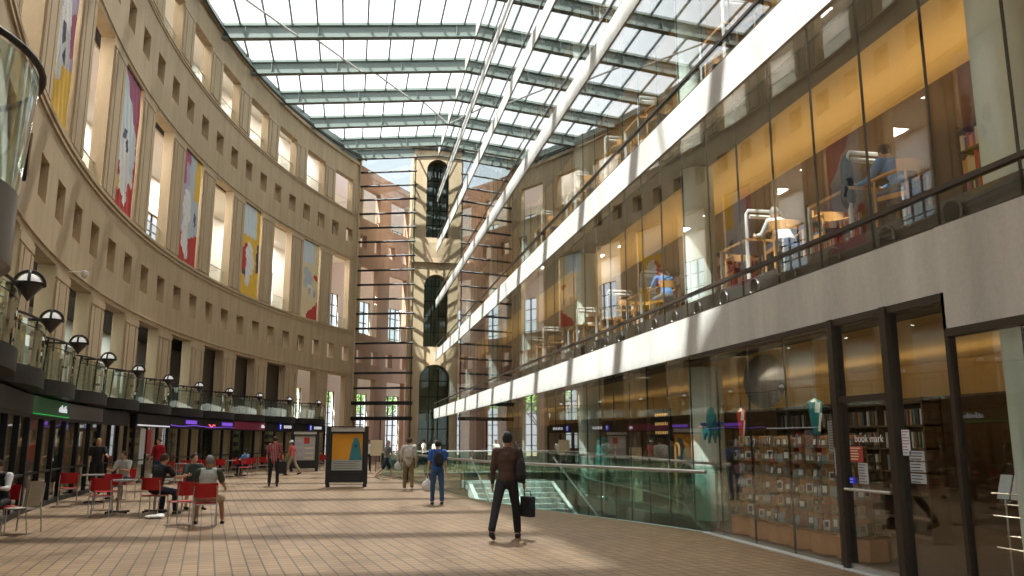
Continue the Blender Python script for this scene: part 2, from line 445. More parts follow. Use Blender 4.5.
# ================================================================ LIBRARY BLOCK (right)
Y0, Y1 = -6.0, 64.5
LV = [(3.27, 4.02), (7.75, 8.47), (12.0, 12.65), (16.55, 17.2), (20.75, 21.4), (24.7, 25.35)]   # fascia bottoms, tops
for i, (zb, zt) in enumerate(LV):
    m_ = MB()
    if i == 0:
        m_.box(XF-0.03, XF+0.3, 7.95, Y1, zb, zt); m_.box(XF-0.05, XF+0.3, Y0, 7.95, 2.86, zt-0.0)
    else: m_.box(XF-0.03, XF+0.3, Y0, Y1, zb, zt)
    struct(m_.build('trim_%d' % (i+2), 'white_conc' if i else 'white_conc'), 'pale concrete band across the glass front')
    s = MB()
    s.box(XF+0.3, 20, Y0, Y1, zb+0.12, zt if i == 5 else zt+0.10); 
    struct(s.build('floor_slab_%d' % (i+1), 'dim'))
    # warm ceiling panel below each slab
    c_ = MB(); x0 = 7.75 if i else 7.2
    c_.box(x0, 12.0 if i == 0 else (9.7 if i == 1 else 14.0), Y0, Y1, zb-0.02 , zb+0.11)
    struct(c_.build('ceiling_%d' % (i+1), 'warm'))
    c_ = MB(); c_.box(XF+0.3, x0, Y0, Y1, zb-0.06, zb+0.11); struct(c_.build('soffit_trim_%d' % (i+1), 'dim'))
for i in range(5):
    zb, zt = LV[i]; nb = LV[i+1][0]
    # raised floor edge behind the glass with the dark recess under it
    m_ = MB(); m_.box(XF-0.02, XF+0.07, Y0, Y1, zt+0.41, zt+0.47); m_.box(XF-0.02, XF+0.05, Y0, Y1, zt, zt+0.03)
    struct(m_.build('trim_%d' % (10+i), 'bronze'), 'bronze sill rail above a concrete band')
    m_ = MB(); m_.box(6.85, 6.9, Y0, Y1, zt+0.1, zt+0.43, 1); m_.box(6.9, 20, Y0, Y1, zt+0.35, zt+0.43)
    struct(m_.build('floor_gallery_%d' % (i+1), ['dim', 'drum_grey']))
    # back wall of reading gallery
    x0 = 9.7 if i == 0 else 14.0
    m_ = MB(); m_.box(x0, x0+0.2, Y0, Y1, zt+0.43, nb)
    struct(m_.build('wall_gallery_%d' % (i+1), 'brown'))
m_ = MB(); m_.box(12, 12.2, Y0, Y1, 2.55, 3.25, 1); m_.box(12, 12.2, Y0, Y1, 0, 2.55, 0); struct(m_.build('wall_shops', ['brown', 'warm']))
# glazing, one window per storey
def glazing(name, z0, z1, ya, yb, step=1.2, y_off=7.95, lab=None, joint=0.018):
    e = struct(empty(name), lab)
    g = MB(); g.box(XF+0.0, XF+0.018, ya, yb, z0, z1); g.build('glazing', 'glass', parent=e)
    j = MB(); n0 = math.ceil((ya-y_off)/step)
    y = y_off+n0*step
    while y < yb:
        j.box(XF+0.019, XF+0.05, y-joint/2, y+joint/2, z0, z1); y += step
    j.build('glazing_joints', 'dark', parent=e)
glazing('window_101', 0.0, 3.27, 10.12, 14.42, lab='bookshop window with butt-jointed panes')
glazing('window_102', -4.5, 3.27, 14.45, Y1, lab='ground storey glass front above the stair well')
glazing('window_103', 0.0, 2.86, Y0, 7.9, step=1.05, y_off=6.95, lab='bookshop window right of the entrance')
for i in range(5):
    glazing('window_%d' % (104+i), LV[i][1], LV[i+1][0], Y0, Y1, lab='storey of butt-jointed glass in the library front')
# columns
for i, zz in enumerate([(-4.6, 3.2)]+[(LV[j][1]+0.43, LV[j+1][0]-0.02) for j in range(5)]):
    for k in range(7):
        y = 7.9+8.9*k
        m_ = MB(); m_.lathe([(0.36, zz[0] if (k > 0 or i) else 0), (0.36, zz[1])], (7.6, y, 0), 28)
        struct(m_.build('column_%d' % (i*7+k+1), 'column', smooth=True), 'round pale green concrete column inside the glass front')

# ================================================================ FAR END: tower pier, glazed screen
def arch_panel(mb, x0, x1, z0, z1, a0, a1, zs, y0, y1, mi=0):
    cx = (a0+a1)/2; r = (a1-a0)/2
    poly = [(x0,z0),(a0,z0),(a0,zs)]+[(cx-r*math.cos(t), zs+r*math.sin(t)) for t in [PI*i/14 for i in range(1,14)]]+[(a1,zs),(a1,z0),(x1,z0),(x1,z1),(x0,z1)]
    mb.prism(poly, (0,y0,0), (1,0,0), (0,0,1), (0,y1-y0,0), mi)
t = MB(); YT = 64.6
TX0, TX1 = 4.45, 8.6; tc = 6.5
arch_panel(t, TX0+.3, TX1-.3, 0, 8.9, tc-1.2, tc+1.2, 6.3, YT, YT+0.9)
arch_panel(t, TX0+.3, TX1-.3, 8.9, 15.7, tc-0.95, tc+0.95, 13.8, YT+0.1, YT+1.0)
t.box(TX0+.05, TX1-.05, YT-0.1, YT+1.1, 15.7, 16.1); t.box(TX0-.15, TX1+.15, YT-0.25, YT+1.2, 17.3, 17.7)
t.add([(TX0+.05,YT-.1,16.1),(TX1-.05,YT-.1,16.1),(TX1-.05,YT+1.1,16.1),(TX0+.05,YT+1.1,16.1),(TX0-.15,YT-.25,17.3),(TX1+.15,YT-.25,17.3),(TX1+.15,YT+1.2,17.3),(TX0-.15,YT+1.2,17.3)], [(0,1,5,4),(1,2,6,5),(2,3,7,6),(3,0,4,7)])
arch_panel(t, TX0+.1, TX1-.1, 17.7, 25.2, tc-0.9, tc+0.9, 23.5, YT, YT+1.0)
# return walls of the tower
for xs in ((TX0+.1, TX0+.5), (TX1-.5, TX1-.1)): t.box(xs[0], xs[1], YT+1.0, YT+4, 0, 25.2)
t.box(TX0+.1, TX1-.1, YT+4, YT+4.4, 0, 25.2)
t.box(TX0+.5, TX1-.5, YT+1.0, YT+4, 25.0, 25.15)  # unseen lid added to darken the tower inside
tower = struct(t.build('wall_far', 'tan_pier'), 'tan concrete stair tower with three stacked arches at far end')
cp = MB(); cp.box(TX0-.1, TX1+.1, YT-0.2, YT+1.2, 25.2, 25.42); cp.build('tower_cap', 'dark', parent=tower)
for (z0, z1, hw, dep) in ((0.0, 7.4, 1.2, 0.8), (8.9, 14.7, 0.95, 0.7), (17.7, 24.4, 0.9, 0.6)):
    m_ = MB()
    for s in (-hw+.04, -hw*0.3, hw*0.3, hw-.04): m_.box(tc+s-0.04, tc+s+0.04, YT+dep, YT+dep+0.08, z0, z1-0.2 if abs(s) < hw*.5 else z1-hw*0.85)
    nz = int((z1-z0)/1.25)
    for i in range(nz+1): m_.box(tc-hw, tc+hw, YT+dep, YT+dep+0.06, z0+1.25*i-0.03, z0+1.25*i+0.03) if z0+1.25*i < z1-hw*0.6 else None
    m_.build('arch_mullions', 'dark', parent=tower)
    m_ = MB(); m_.box(tc-hw, tc+hw, YT+dep+0.1, YT+dep+0.11, z0, z1); m_.build('arch_glass', 'glass_green', parent=tower)
# screen of dark transoms across the gap to the curved wall
SA, SB = Vector((0.15, 65.0, 0)), Vector((4.6, 63.6, 0)); sd = (SB-SA).normalized(); sn = Vector((sd.y, -sd.x, 0))
srz = math.atan2(sd.y, sd.x); SL = (SB-SA).length
scr = struct(empty('window_201', SA, srz), 'tall glazed end screen with dark horizontal tubes')
for i in range(19):
    z = 24.15-1.16*i
    m_ = MB(); thick = 0.075 if i < 17 else 0.16
    if i in (17, 18): m_.box(-0.1, SL+0.1, -0.2, 0.2, z-0.14, z+0.14)
    else: m_.tube((-0.1, 0, z), (SL+0.1, 0, z), 0.085, n=8)
    m_.build('transom', 'dark', parent=scr)
m_ = MB(); m_.box(0, SL, 0.1, 0.112, 3.2, 24.2); m_.build('glazing', 'glass_clear', parent=scr)
for x in (0.05, 2.3, SL-0.05):
    m_ = MB(); m_.box(x-0.03, x+0.03, 0.08, 0.2, 0.0, 3.2 if x == 2.3 else 24.2); m_.build('mullion', 'dark', parent=scr)
m_ = MB(); m_.box(0.02, 0.14, -0.1, 0.1, 0, 24.2); m_.build('screen_post', 'tan_pier', parent=scr)
# far wall that closes the library block end
m_ = MB(); m_.box(XF+0.3, 20, Y1-0.2, Y1, 0, 25.3); struct(m_.build('wall_library_end', 'brown'))
m_ = MB(); m_.box(XF, 20.3, Y0-0.2, Y0, 0, 25.3); m_.box(20, 20.3, Y0, Y1, -0.3, 25.3); struct(m_.build('wall_library_back', 'brown'))
# ================================================================ LEFT SIDE: banners, balconies, lamps, shopfronts
for n_, c_ in dict(b_white=(0.80,0.80,0.78), b_grey=(0.52,0.56,0.60), b_lilac=(0.50,0.42,0.55), b_plum=(0.42,0.13,0.22), b_yellow=(0.80,0.50,0.06), b_red=(0.55,0.06,0.05),
                   b_cream=(0.78,0.66,0.42), b_dark=(0.08,0.08,0.13), b_pale=(0.64,0.72,0.76), b_orange=(0.72,0.36,0.10)).items():
    M[n_] = mat(n_, c_, 0.85, 0, 0.05, 3)
BN = ['b_white','b_grey','b_lilac','b_plum','b_yellow','b_red','b_cream','b_dark','b_pale','b_orange']
W_, G_, L_, P_, Y_, R0_, C_, D_, PL, O_ = range(10)
def ell_in(x, y, cx, cy, rx, ry, rot=0):
    dx, dy = x-cx, y-cy; c, s = math.cos(rot), math.sin(rot)
    return ((dx*c+dy*s)/rx)**2+((-dx*s+dy*c)/ry)**2 < 1
def art(i, u, v):
    """u 0..1 across (left to right in the hall), v 0..1 from the bottom"""
    c_ = art0(i, u, v)
    if c_ == W_ and abs(math.sin(8*u+19*v+2.5*math.sin(9*v+i))) < .10: return G_
    if c_ == W_ and abs(math.sin(17*u-23*v+i)) < .05: return C_
    return c_
def art0(i, u, v):
    u += .02*math.sin(37*v+i)+.012*math.sin(91*v); v += .008*math.sin(29*u+2*i)
    n = 0.03*math.sin(23*u+7*i)+0.02*math.sin(41*v+3*i)
    if i == 0:
        if v < 0.27+0.1*u: 
            return Y_ if not ell_in(u, v, .35, .30, .16, .10) else W_
        if u < 0.16+n: return O_
        if ell_in(u, v, .45, .48, .10, .06, .4) or ell_in(u, v, .6, .37, .07, .05): return D_
        if ell_in(u, v, .5, .45, .32, .24, .3): return W_
        if ell_in(u, v, .85, .55, .22, .12, .5): return P_
        if ell_in(u, v, .2, .52, .1, .06): return P_
        if v > 0.62 and ell_in(u, v, .4, .78, .25, .14): return W_
        return L_ if u > .72 else G_
    if i == 1:
        if u > 0.93: return R0_
        if v > 0.62+0.5*(0.9-u): return P_
        if ell_in(u, v, .36, .55, .10, .04, .3) or ell_in(u, v, .5, .48, .05, .05): return D_
        if ell_in(u, v, .45, .34, .27, .21) or ell_in(u, v, .55, .16, .12, .10): return W_
        if v < 0.14 or ell_in(u, v, .75, .12, .3, .12): return R0_
        if u < .25 and v < .33: return Y_ if v < .24 else R0_
        return PL if v > .3 else W_
    if i == 2:
        if u > .72 and v > .62: return Y_
        if v > 0.70 and u < .42: return P_ if v > .9 or u < .2 else L_
        if ell_in(u, v, .82, .44, .07, .07): return D_
        if ell_in(u, v, .35, .5, .22, .17) or ell_in(u, v, .33, .27, .18, .18) or ell_in(u, v, .45, .15, .1, .12): return W_
        if ell_in(u, v, .3, .46, .09, .05): return C_
        if v < .22+0.15*abs(u-.4): return R0_
        return G_ if u > .3 else L_
    if i == 3:
        if v > .66: return PL if u < .8 else Y_
        if u > .86 and v > .3: return D_ if v < .62 else Y_
        if ell_in(u, v, .5, .42, .26, .16, -.4) or ell_in(u, v, .4, .22, .14, .12): return W_
        if ell_in(u, v, .25, .42, .25, .15, .2): return R0_ if u < .3 else G_
        if ell_in(u, v, .3, .27, .25, .07): return D_
        return Y_
    if ell_in(u, v, .84, .56, .12, .035): return R0_
    if u > .35 and v < .05+.30*(u-.35): return R0_
    if ell_in(u, v, .4, .55, .28, .10, -.2) or ell_in(u, v, .25, .46, .12, .07): return G_
    if ell_in(u, v, .5, .36, .07, .05) or ell_in(u, v, .8, .34, .07, .05): return L_
    if ell_in(u, v, .55, .42, .12, .08): return W_
    return PL if v > .72 and u < .7 else C_
blab = ['abstract banner with white figure above a yellow foot, hung beside the glass drum',
        'abstract banner with plum corner, white figure and red foot, on the curved wall',
        'abstract banner with grey field, yellow upper corner and red foot on curved wall',
        'abstract banner with pale top and white figure over a yellow field',
        'cream abstract banner with grey figure and red lower corner, nearest the end screen']
for i, k in enumerate((-7, -5, -3, -1, 1)):
    c = bay_c(k); nx, nz = 44, 100
    hb = 1.10
    mb = MB()
    z0, z1 = Z_S1+0.10, Z_H1-0.05
    for ix in range(nx+1):
        a = c-hb+2*hb*ix/nx
        for iz in range(nz+1):
            z = z0+(z1-z0)*iz/nz; mb.v.append(tuple(pol(a, RW+0.10+0.012*math.sin(ix*.7+iz*.15), z)))
    for ix in range(nx):
        for iz in range(nz):
            b = ix*(nz+1)+iz; mb.f.append([b, b+nz+1, b+nz+2, b+1]); mb.m.append(art(i, (ix+.5)/nx, (iz+.5)/nz))
    root = thing('banner', blab[i], 'banner', group='tall banners in the middle tier')
    o = mb.build('cloth', BN, parent=root)
    md = o.modifiers.new('th', 'SOLIDIFY'); md.thickness = 0.006
    m_ = MB(); m_.path([pol(c-hb+2*hb*j/6, RW+0.1, z0-0.03) for j in range(7)], 0.035, 6); m_.build('bottom_bar', 'white_paint', parent=root)
    m_ = MB(); m_.path([pol(c-hb+2*hb*j/6, RW+0.1, z1+0.03) for j in range(7)], 0.03, 6); m_.build('top_bar', 'dark', parent=root)

# hall-side frame of a bay: local x runs toward the camera end, local y points into the hall
def bay_frame(a): return math.atan2(-math.cos(R_(a)), -math.sin(R_(a)))
ORD = ['first', 'second', 'third', 'fourth', 'fifth', 'sixth', 'seventh', 'eighth', 'ninth', 'tenth', 'eleventh', 'twelfth', 'thirteenth']
M['lamp_white'] = mat('lamp_diffuser', (0.85, 0.85, 0.82), 0.5, emit=(1, 0.97, 0.92), estr=0.35)
def make_balcony():
    r = empty('balcony')
    prof = [(x, 0.30+0.62*math.sqrt(max(0, 1-(x/2.22)**2))) for x in [-2.2+4.4*i/20 for i in range(21)]]
    poly = [(-2.2, -0.3)]+prof+[(2.2, -0.3)]
    m_ = MB(); m_.prism(poly, (0,0,2.72), (1,0,0), (0,1,0), (0,0,0.36)); m_.build('floor_drum', 'dark', parent=r)
    g = MB()
    for j in range(20):
        a, b = prof[j], prof[j+1]
        g.add([(a[0],a[1]-.06,3.1),(b[0],b[1]-.06,3.1),(b[0],b[1]-.06,3.98),(a[0],a[1]-.06,3.98),(a[0],a[1]-.072,3.1),(b[0],b[1]-.072,3.1),(b[0],b[1]-.072,3.98),(a[0],a[1]-.072,3.98)], [(0,1,2,3),(7,6,5,4),(3,2,6,7)])
    g.build('glass_screen', 'glass_pale', parent=r)
    h = MB(); h.path([(p[0], p[1]-.066, 4.06) for p in prof], 0.028, 6); h.path([(p[0], p[1]-.066, 3.86) for p in prof[2:19:1]], 0.012, 5); h.build('handrail', 'dark', parent=r)
    for j in (2, 7, 13, 18):
        m_ = MB(); m_.tube((prof[j][0], prof[j][1]-.13, 3.05), (prof[j][0], prof[j][1]-.066, 4.08), 0.02, n=6); m_.build('post', 'dark', parent=r)
    return r
def make_lamp():
    r = empty('balcony_lamp')
    m_ = MB(); m_.tube((0, 1.22, 3.9), (0, 1.22, 4.2), 0.022, n=8); m_.tube((0, 1.1, 4.12), (0, 1.60, 4.12), 0.028, n=8); m_.tube((0,1.05,4.06),(0,1.05,4.18),.04,n=8); m_.build('arm', 'dark', parent=r)
    q = 0.72; zc = 4.12
    m_ = MB(); m_.lathe([(0.235*q, 0.0), (0.225*q, 0.08*q), (0.175*q, 0.17*q), (0.09*q, 0.225*q), (0.001, 0.24*q)], (0, 1.80, zc), 20); m_.build('globe', 'lamp_white', parent=r, smooth=True)
    m_ = MB()
    for rot in (0.0, PI/2):
        m_.path([(0.30*q*math.cos(t)*math.cos(rot), 1.80+0.30*q*math.cos(t)*math.sin(rot), zc+0.30*q*math.sin(t)) for t in [PI*j/14 for j in range(15)]], 0.036*q, 7)
    m_.lathe([(0.235*q, -0.02), (0.34*q, -0.02), (0.34*q, 0.02), (0.235*q, 0.02), (0.235*q, -0.02)], (0, 1.80, zc), 20)
    m_.build('hoop_guard', 'dark', parent=r, smooth=True)
    m_ = MB(); m_.lathe([(0.29*q, -0.02), (0.19*q, -0.15*q), (0.03*q, -0.36*q), (0.001, -0.39*q)], (0, 1.80, zc), 12); m_.build('cone_shade', M['lamp_cone'], parent=r)
    return r
M['lamp_cone'] = mat('smoked_lamp_cone', (0.045, 0.047, 0.047), 0.35)
bal0, lamp0 = make_balcony(), make_lamp()
first = True; q = 0
for k in range(-9, 2):
    c = bay_c(k); loc = pol(c, RW); rz_ = bay_frame(c)
    lb = 'bowed glass balcony with black drum floor, %s from the glass drum along the curved wall' % ORD[q]
    ll = 'black hooped lamp with white dome, %s from the glass drum along the balconies' % ORD[q]
    if first: a, b = bal0, lamp0; first = False
    else: a, b = dup(bal0), dup(lamp0)
    a.location = loc; a.rotation_euler = (0, 0, rz_); b.location = pol(c-0.05, RW+0.80); b.rotation_euler = (0, 0, rz_)
    tag(a, lb, 'balcony', 'bowed balconies along the curved wall'); tag(b, ll, 'lamp', 'hooped lamps on the balconies')
    q += 1

# big glazed drum near the camera
dr = thing('drum_balcony', 'large round balcony with grey steel drum and tall glass guard, high beside the camera', 'balcony', (-4.45, 7.55, -0.18))
m_ = MB(); m_.lathe([(0.001, 3.42), (1.25, 3.40), (1.40, 3.33), (1.47, 3.36), (1.47, 4.02), (0.001, 4.02)], (0,0,0), 48); m_.build('drum', 'drum_grey', parent=dr, smooth=True)
m_ = MB(); m_.lathe([(0.001, 3.325), (1.38, 3.325), (1.38, 3.34), (0.001, 3.34)], (0,0,0), 40); m_.build('underside', 'black', parent=dr)
m_ = MB(); m_.lathe([(1.47, 4.02), (1.54, 5.15), (1.528, 5.15), (1.458, 4.02)], (0,0,0), 64); m_.build('glass_guard', 'glass_pale', parent=dr, smooth=True)
m_ = MB(); m_.path([(1.56*math.cos(t), 1.56*math.sin(t), 5.2) for t in [2*PI*j/48 for j in range(48)]], 0.032, 8, closed=True); m_.build('rim_rail', 'dark', parent=dr, smooth=True)
for j in range(8):
    t = 2*PI*j/8+0.45
    m_ = MB(); m_.cbox((1.50*math.cos(t), 1.50*math.sin(t), 4.72), (0.03, 0.05, 0.95), rz=t); m_.build('post', 'dark', parent=dr)

# security camera on the wall beneath the belt
sc_ = thing('security_camera', 'small white dome security camera on a bracket under the curved wall belt', 'camera', pol(-5.3, RW), bay_frame(-5.3))
m_ = MB(); m_.tube((0, 0, 6.55), (0, 0.42, 6.55), 0.02, n=8); m_.build('bracket', 'white_paint', parent=sc_)
m_ = MB(); m_.lathe([(0.001, -0.13), (0.06, -0.11), (0.09, -0.05), (0.10, 0.0), (0.10, 0.08), (0.03, 0.11)], (0, 0.45, 6.5), 16); m_.build('dome', 'white_paint', parent=sc_, smooth=True)

# ---------------------------------------------------------------- shopfronts under the balconies
M['green_lit'] = mat('green_sign', (0.01, 0.09, 0.03), 0.5, emit=(0.0, 0.25, 0.06), estr=0.05)
M['green_neon'] = mat('green_neon', (0.02, 0.6, 0.12), 0.5, emit=(0.03, 0.9, 0.2), estr=0.3)
M['violet_neon'] = mat('violet_neon', (0.3, 0.15, 0.8), 0.5, emit=(0.28, 0.10, 0.9), estr=0.8)
M['red_neon'] = mat('red_neon', (0.8, 0.1, 0.15), 0.5, emit=(1.0, 0.15, 0.2), estr=1.4)
M['maroon'] = mat('maroon_sign', (0.20, 0.015, 0.05), 0.5, emit=(0.3, 0.01, 0.06), estr=0.15)
M['blue_lit'] = mat('blue_sign', (0.01, 0.02, 0.35), 0.5, emit=(0.01, 0.03, 0.6), estr=0.5)
M['white_lit'] = mat('lit_white', (0.85, 0.85, 0.85), 0.5, emit=(0.9, 0.92, 1.0), estr=0.7)
M['shelf_mix'] = mat('shelf_goods', (0.30, 0.30, 0.14), 0.7, 0, 0.8, 12)
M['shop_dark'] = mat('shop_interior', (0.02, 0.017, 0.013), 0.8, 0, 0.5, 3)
shop_lab = {-9: 'black framed shopfront below the balcony closest to the glass drum', -8: 'black framed shopfront with goods shelves behind the seated reader',
  -7: 'black framed shopfront with green neon sign', -6: 'black framed cafe front with plain grey fascia and counter', -5: 'narrow dark shopfront next to the bare tan pier',
  -4: 'dark cafe front with white light strip and red poster', -3: 'cafe front with violet neon fascia, nearer the camera', -2: 'cafe front with violet and red neon fascia',
  -1: 'cafe front with maroon fascia', 0: 'dark shopfront with round blue sign beside the maroon cafe', 1: 'dark shopfront with round blue sign beside the end screen'}
for k in range(-9, 2):
    c = bay_c(k); r = thing('shopfront', shop_lab[k], 'shopfront', pol(c, RW), bay_frame(c), 'shopfronts under the balconies')
    xs0, xs1 = -2.24, 2.24; yf = 0.45
    if k == -5: xs0 = -1.1   # bare pier beside it
    m_ = MB()
    n_div = 3
    for j in range(n_div+1):
        x = xs0+(xs1-xs0)*j/n_div; m_.box(x-0.05, x+0.05, yf-0.06, yf+0.06, 0, 2.66)
    m_.box(xs0, xs1, yf-0.06, yf+0.06, 2.16, 2.24); m_.box(xs0, xs1, yf-0.06, yf+0.06, 0.0, 0.12); m_.box(xs0, xs1, yf-0.04, yf+0.04, 0.85, 0.90)
    m_.build('frame', 'dark', parent=r)
    m_ = MB(); m_.box(xs0, xs1, yf-0.09, yf+0.09, 2.24, 2.66)
    fa = m_.build('fascia', {-7: 'green_lit', -1: 'maroon', -6: 'drum_grey'}.get(k, 'dark'), parent=r)
    m_ = MB(); m_.box(xs0, xs1, yf-0.01, yf, 0.12, 2.16); m_.build('shop_glass', 'glass_clear', parent=r)
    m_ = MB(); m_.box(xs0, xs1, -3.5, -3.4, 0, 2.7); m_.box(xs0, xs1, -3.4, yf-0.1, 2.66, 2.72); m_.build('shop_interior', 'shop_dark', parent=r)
    m_ = MB(); m_.box(xs0+.25, xs1-.25, -1.7, -1.1, 0, 1.02); m_.box(xs0+.2, xs1-.2, -1.75, -1.05, 1.02, 1.06, 0); m_.build('counter', 'brown', parent=r)
    m_ = MB()
    for j in range(4): m_.box(xs0+.3, xs1-.3, -3.38, -3.1, 0.5+0.5*j, 0.53+0.5*j)
    for j in range(4):
        x = xs0+.35
        while x < xs1-.5:
            wdt = random.uniform(.12, .3); m_.box(x, x+wdt, -3.33, -3.14, 0.53+.5*j, 0.53+.5*j+random.uniform(.15, .36), 1); x += wdt+random.uniform(.02, .1)
    m_.build('goods_shelf', ['dark', 'shelf_mix'], parent=r)
    if k == -7:
        m_ = MB(); m_.box(xs0, xs1, yf+.09, yf+.12, 2.25, 2.27); m_.build('neon_line', 'green_neon', parent=fa)
        m_ = MB()
        for j in range(7): m_.box(-1.9+.16*j, -1.9+.16*j+.10, yf+.09, yf+.11, 2.38, 2.38+.10+.07*((j*5) % 3)*.6)
        m_.build('sign_letters', 'white_lit', parent=fa)
    if k in (-3, -2):
        m_ = MB(); m_.path([(xs0+(xs1-xs0)*j/16, yf+.12, 2.30+0.03*math.sin(j*.4)) for j in range(17)], 0.016, 6); m_.build('neon_line', 'violet_neon', parent=fa)
        m_ = MB()
        x0 = -1.3 if k == -3 else -1.9
        for j in range(8): m_.box(x0+.2*j, x0+.2*j+.15, yf+.10, yf+.12, 2.40, 2.56)
        m_.build('neon_letters', 'violet_neon', parent=fa)
        if k == -2:
            m_ = MB(); m_.path([(.7+.1*j, yf+.13, 2.36+.05*math.sin(j)) for j in range(9)], .03, 6); m_.build('neon_squiggle', 'red_neon', parent=fa)
    if k == -1:
        m_ = MB(); m_.lathe([(0.001, 0), (.12, .0), (.10, .12), (.001, .2)], (-1.7, yf+.14, 2.36), 12); m_.build('logo_mark', 'white_lit', parent=fa)
    if k in (0, 1):
        m_ = MB(); m_.tube((.2, yf+.09, 2.46), (.2, yf+.13, 2.46), .22, n=24); rs = m_.build('round_sign', 'blue_lit', parent=fa)
        m_ = MB(); m_.box(.16, .24, yf+.13, yf+.14, 2.34, 2.58); m_.box(.12, .28, yf+.13, yf+.14, 2.54, 2.58); m_.build('sign_mark', 'white_lit', parent=fa)
        m_ = MB()
        for j in range(4): m_.box(-.6-.3*j, -.6-.3*j+.2, yf+.09, yf+.11, 2.38, 2.56)
        m_.build('sign_letters', 'white_lit', parent=fa)
    if k == -4:
        m_ = MB(); m_.box(xs0+.1, xs1-.1, yf+.07, yf+.12, 2.2, 2.25); m_.build('light_strip', 'white_lit', parent=r)
        m_ = MB(); m_.box(.1, .9, yf+.01, yf+.03, 1.1, 2.05, 0); m_.box(.9, 1.5, yf+.01, yf+.03, .7, 2.1, 1); m_.build('window_poster', ['red', 'b_pale'], parent=r)
for k in (-8, -6, -4, -2, 0):
    qq = pol(bay_c(k), RW+1.6, 2.55); area_later = qq
SHOP_LIGHTS = [pol(bay_c(k), RW+1.6, 2.55) for k in (-8, -7, -6, -4, -3, -2, 0, 1)]
# ================================================================ BALUSTRADE round the stair well
bl = thing('glass_balustrade', 'long curving green glass balustrade with steel handrail round the stair well', 'balustrade')
pts = [Vector((x, y, 0)) for x, y in rim]
dense = []
for i in range(len(pts)-1):
    n = max(1, int((pts[i+1]-pts[i]).length/0.6))
    dense += [pts[i].lerp(pts[i+1], j/n) for j in range(n)]
dense.append(pts[-1])
def smooth_line(P, it=6):
    for _ in range(it): P = [P[0]]+[(P[i-1]+P[i]*2+P[i+1])/4 for i in range(1, len(P)-1)]+[P[-1]]
    return P
dense = smooth_line(dense, 4)
off = [p+Vector((-0.04, 0, 0)) for p in dense]
L = 0; grp = [off[0]]; panels = []
for i in range(1, len(off)):
    grp.append(off[i])
    if sum((grp[j+1]-grp[j]).length for j in range(len(grp)-1)) > 1.15 or i == len(off)-1: panels.append(grp); grp = [off[i]]
for g_ in panels:
    a, b = g_[0], g_[-1]; d = (b-a).normalized()*0.012
    g_ = [a+d]+g_[1:-1]+[b-d]
    m_ = MB(); nrm = Vector((0.012, 0, 0)); k = len(g_); o = 0
    vs = [(p.x, p.y, -0.30) for p in g_]+[(p.x, p.y, 1.02) for p in g_]+[(p.x+.014, p.y, -0.30) for p in g_]+[(p.x+.014, p.y, 1.02) for p in g_]
    fs = []
    for i in range(k-1): fs += [(i, i+1, k+i+1, k+i), (2*k+i+1, 2*k+i, 3*k+i, 3*k+i+1), (k+i, k+i+1, 3*k+i+1, 3*k+i)]
    m_.add(vs, fs); m_.build('glass_panel', 'glass_green', parent=bl)
m_ = MB(); m_.path([p+Vector((0, 0, 1.07)) for p in off], 0.032, 10); m_.build('handrail', 'chrome', parent=bl, smooth=True)
m_ = MB(); m_.path([p+Vector((0.05, 0, -0.02)) for p in off], 0.03, 6); m_.build('base_channel', 'chrome', parent=bl)
# rail on the shop side of the well
b2 = thing('gallery_railing', 'straight glass railing with steel rail on the library side of the stair well', 'railing')
for i in range(24):
    y = 14.55+1.2*i
    m_ = MB(); m_.box(6.98, 6.99, y, y+1.17, -0.2, 1.14); m_.build('glass_panel', 'glass_green', parent=b2)
m_ = MB(); m_.tube((6.985, 14.5, 1.20), (6.985, 43.9, 1.20), 0.03, n=8); m_.build('handrail', 'chrome', parent=b2)
for i in range(13):
    m_ = MB(); m_.box(6.97, 7.01, 15.12+2.4*i, 15.16+2.4*i, -0.2, 1.18); m_.build('post', 'chrome', parent=b2)
# stair down into the well
st = struct(empty('floor_stair'), 'pale concrete stair flight descending in the glazed well')
m_ = MB(); n = 28; ys, ye = 33.0, 17.5
for i in range(n):
    y0 = ys+(ye-ys)*i/n; z = -0.05-4.55*(i+1)/n
    m_.box(4.9, 6.35, y0+(ye-ys)/n, y0, z-0.25, z)
m_.build('steps', 'low_conc', parent=st)
m_ = MB()
for x in (4.75, 6.35): m_.prism([(33.2, 0.0), (33.2, -0.5), (17.3, -5.0), (17.3, -4.4)], (x,0,0), (0,1,0), (0,0,1), (0.14,0,0))
m_.build('stringer', 'white_conc', parent=st)
m_ = MB(); m_.box(4.75, 6.95, 33.0, 35.2, -0.3, -0.02); m_.build('landing', 'low_conc', parent=st)
m_ = MB(); m_.tube((4.82, 33, 0.95), (4.82, 17.5, -3.6), 0.03, n=8); m_.build('stair_rail', 'chrome', parent=st)

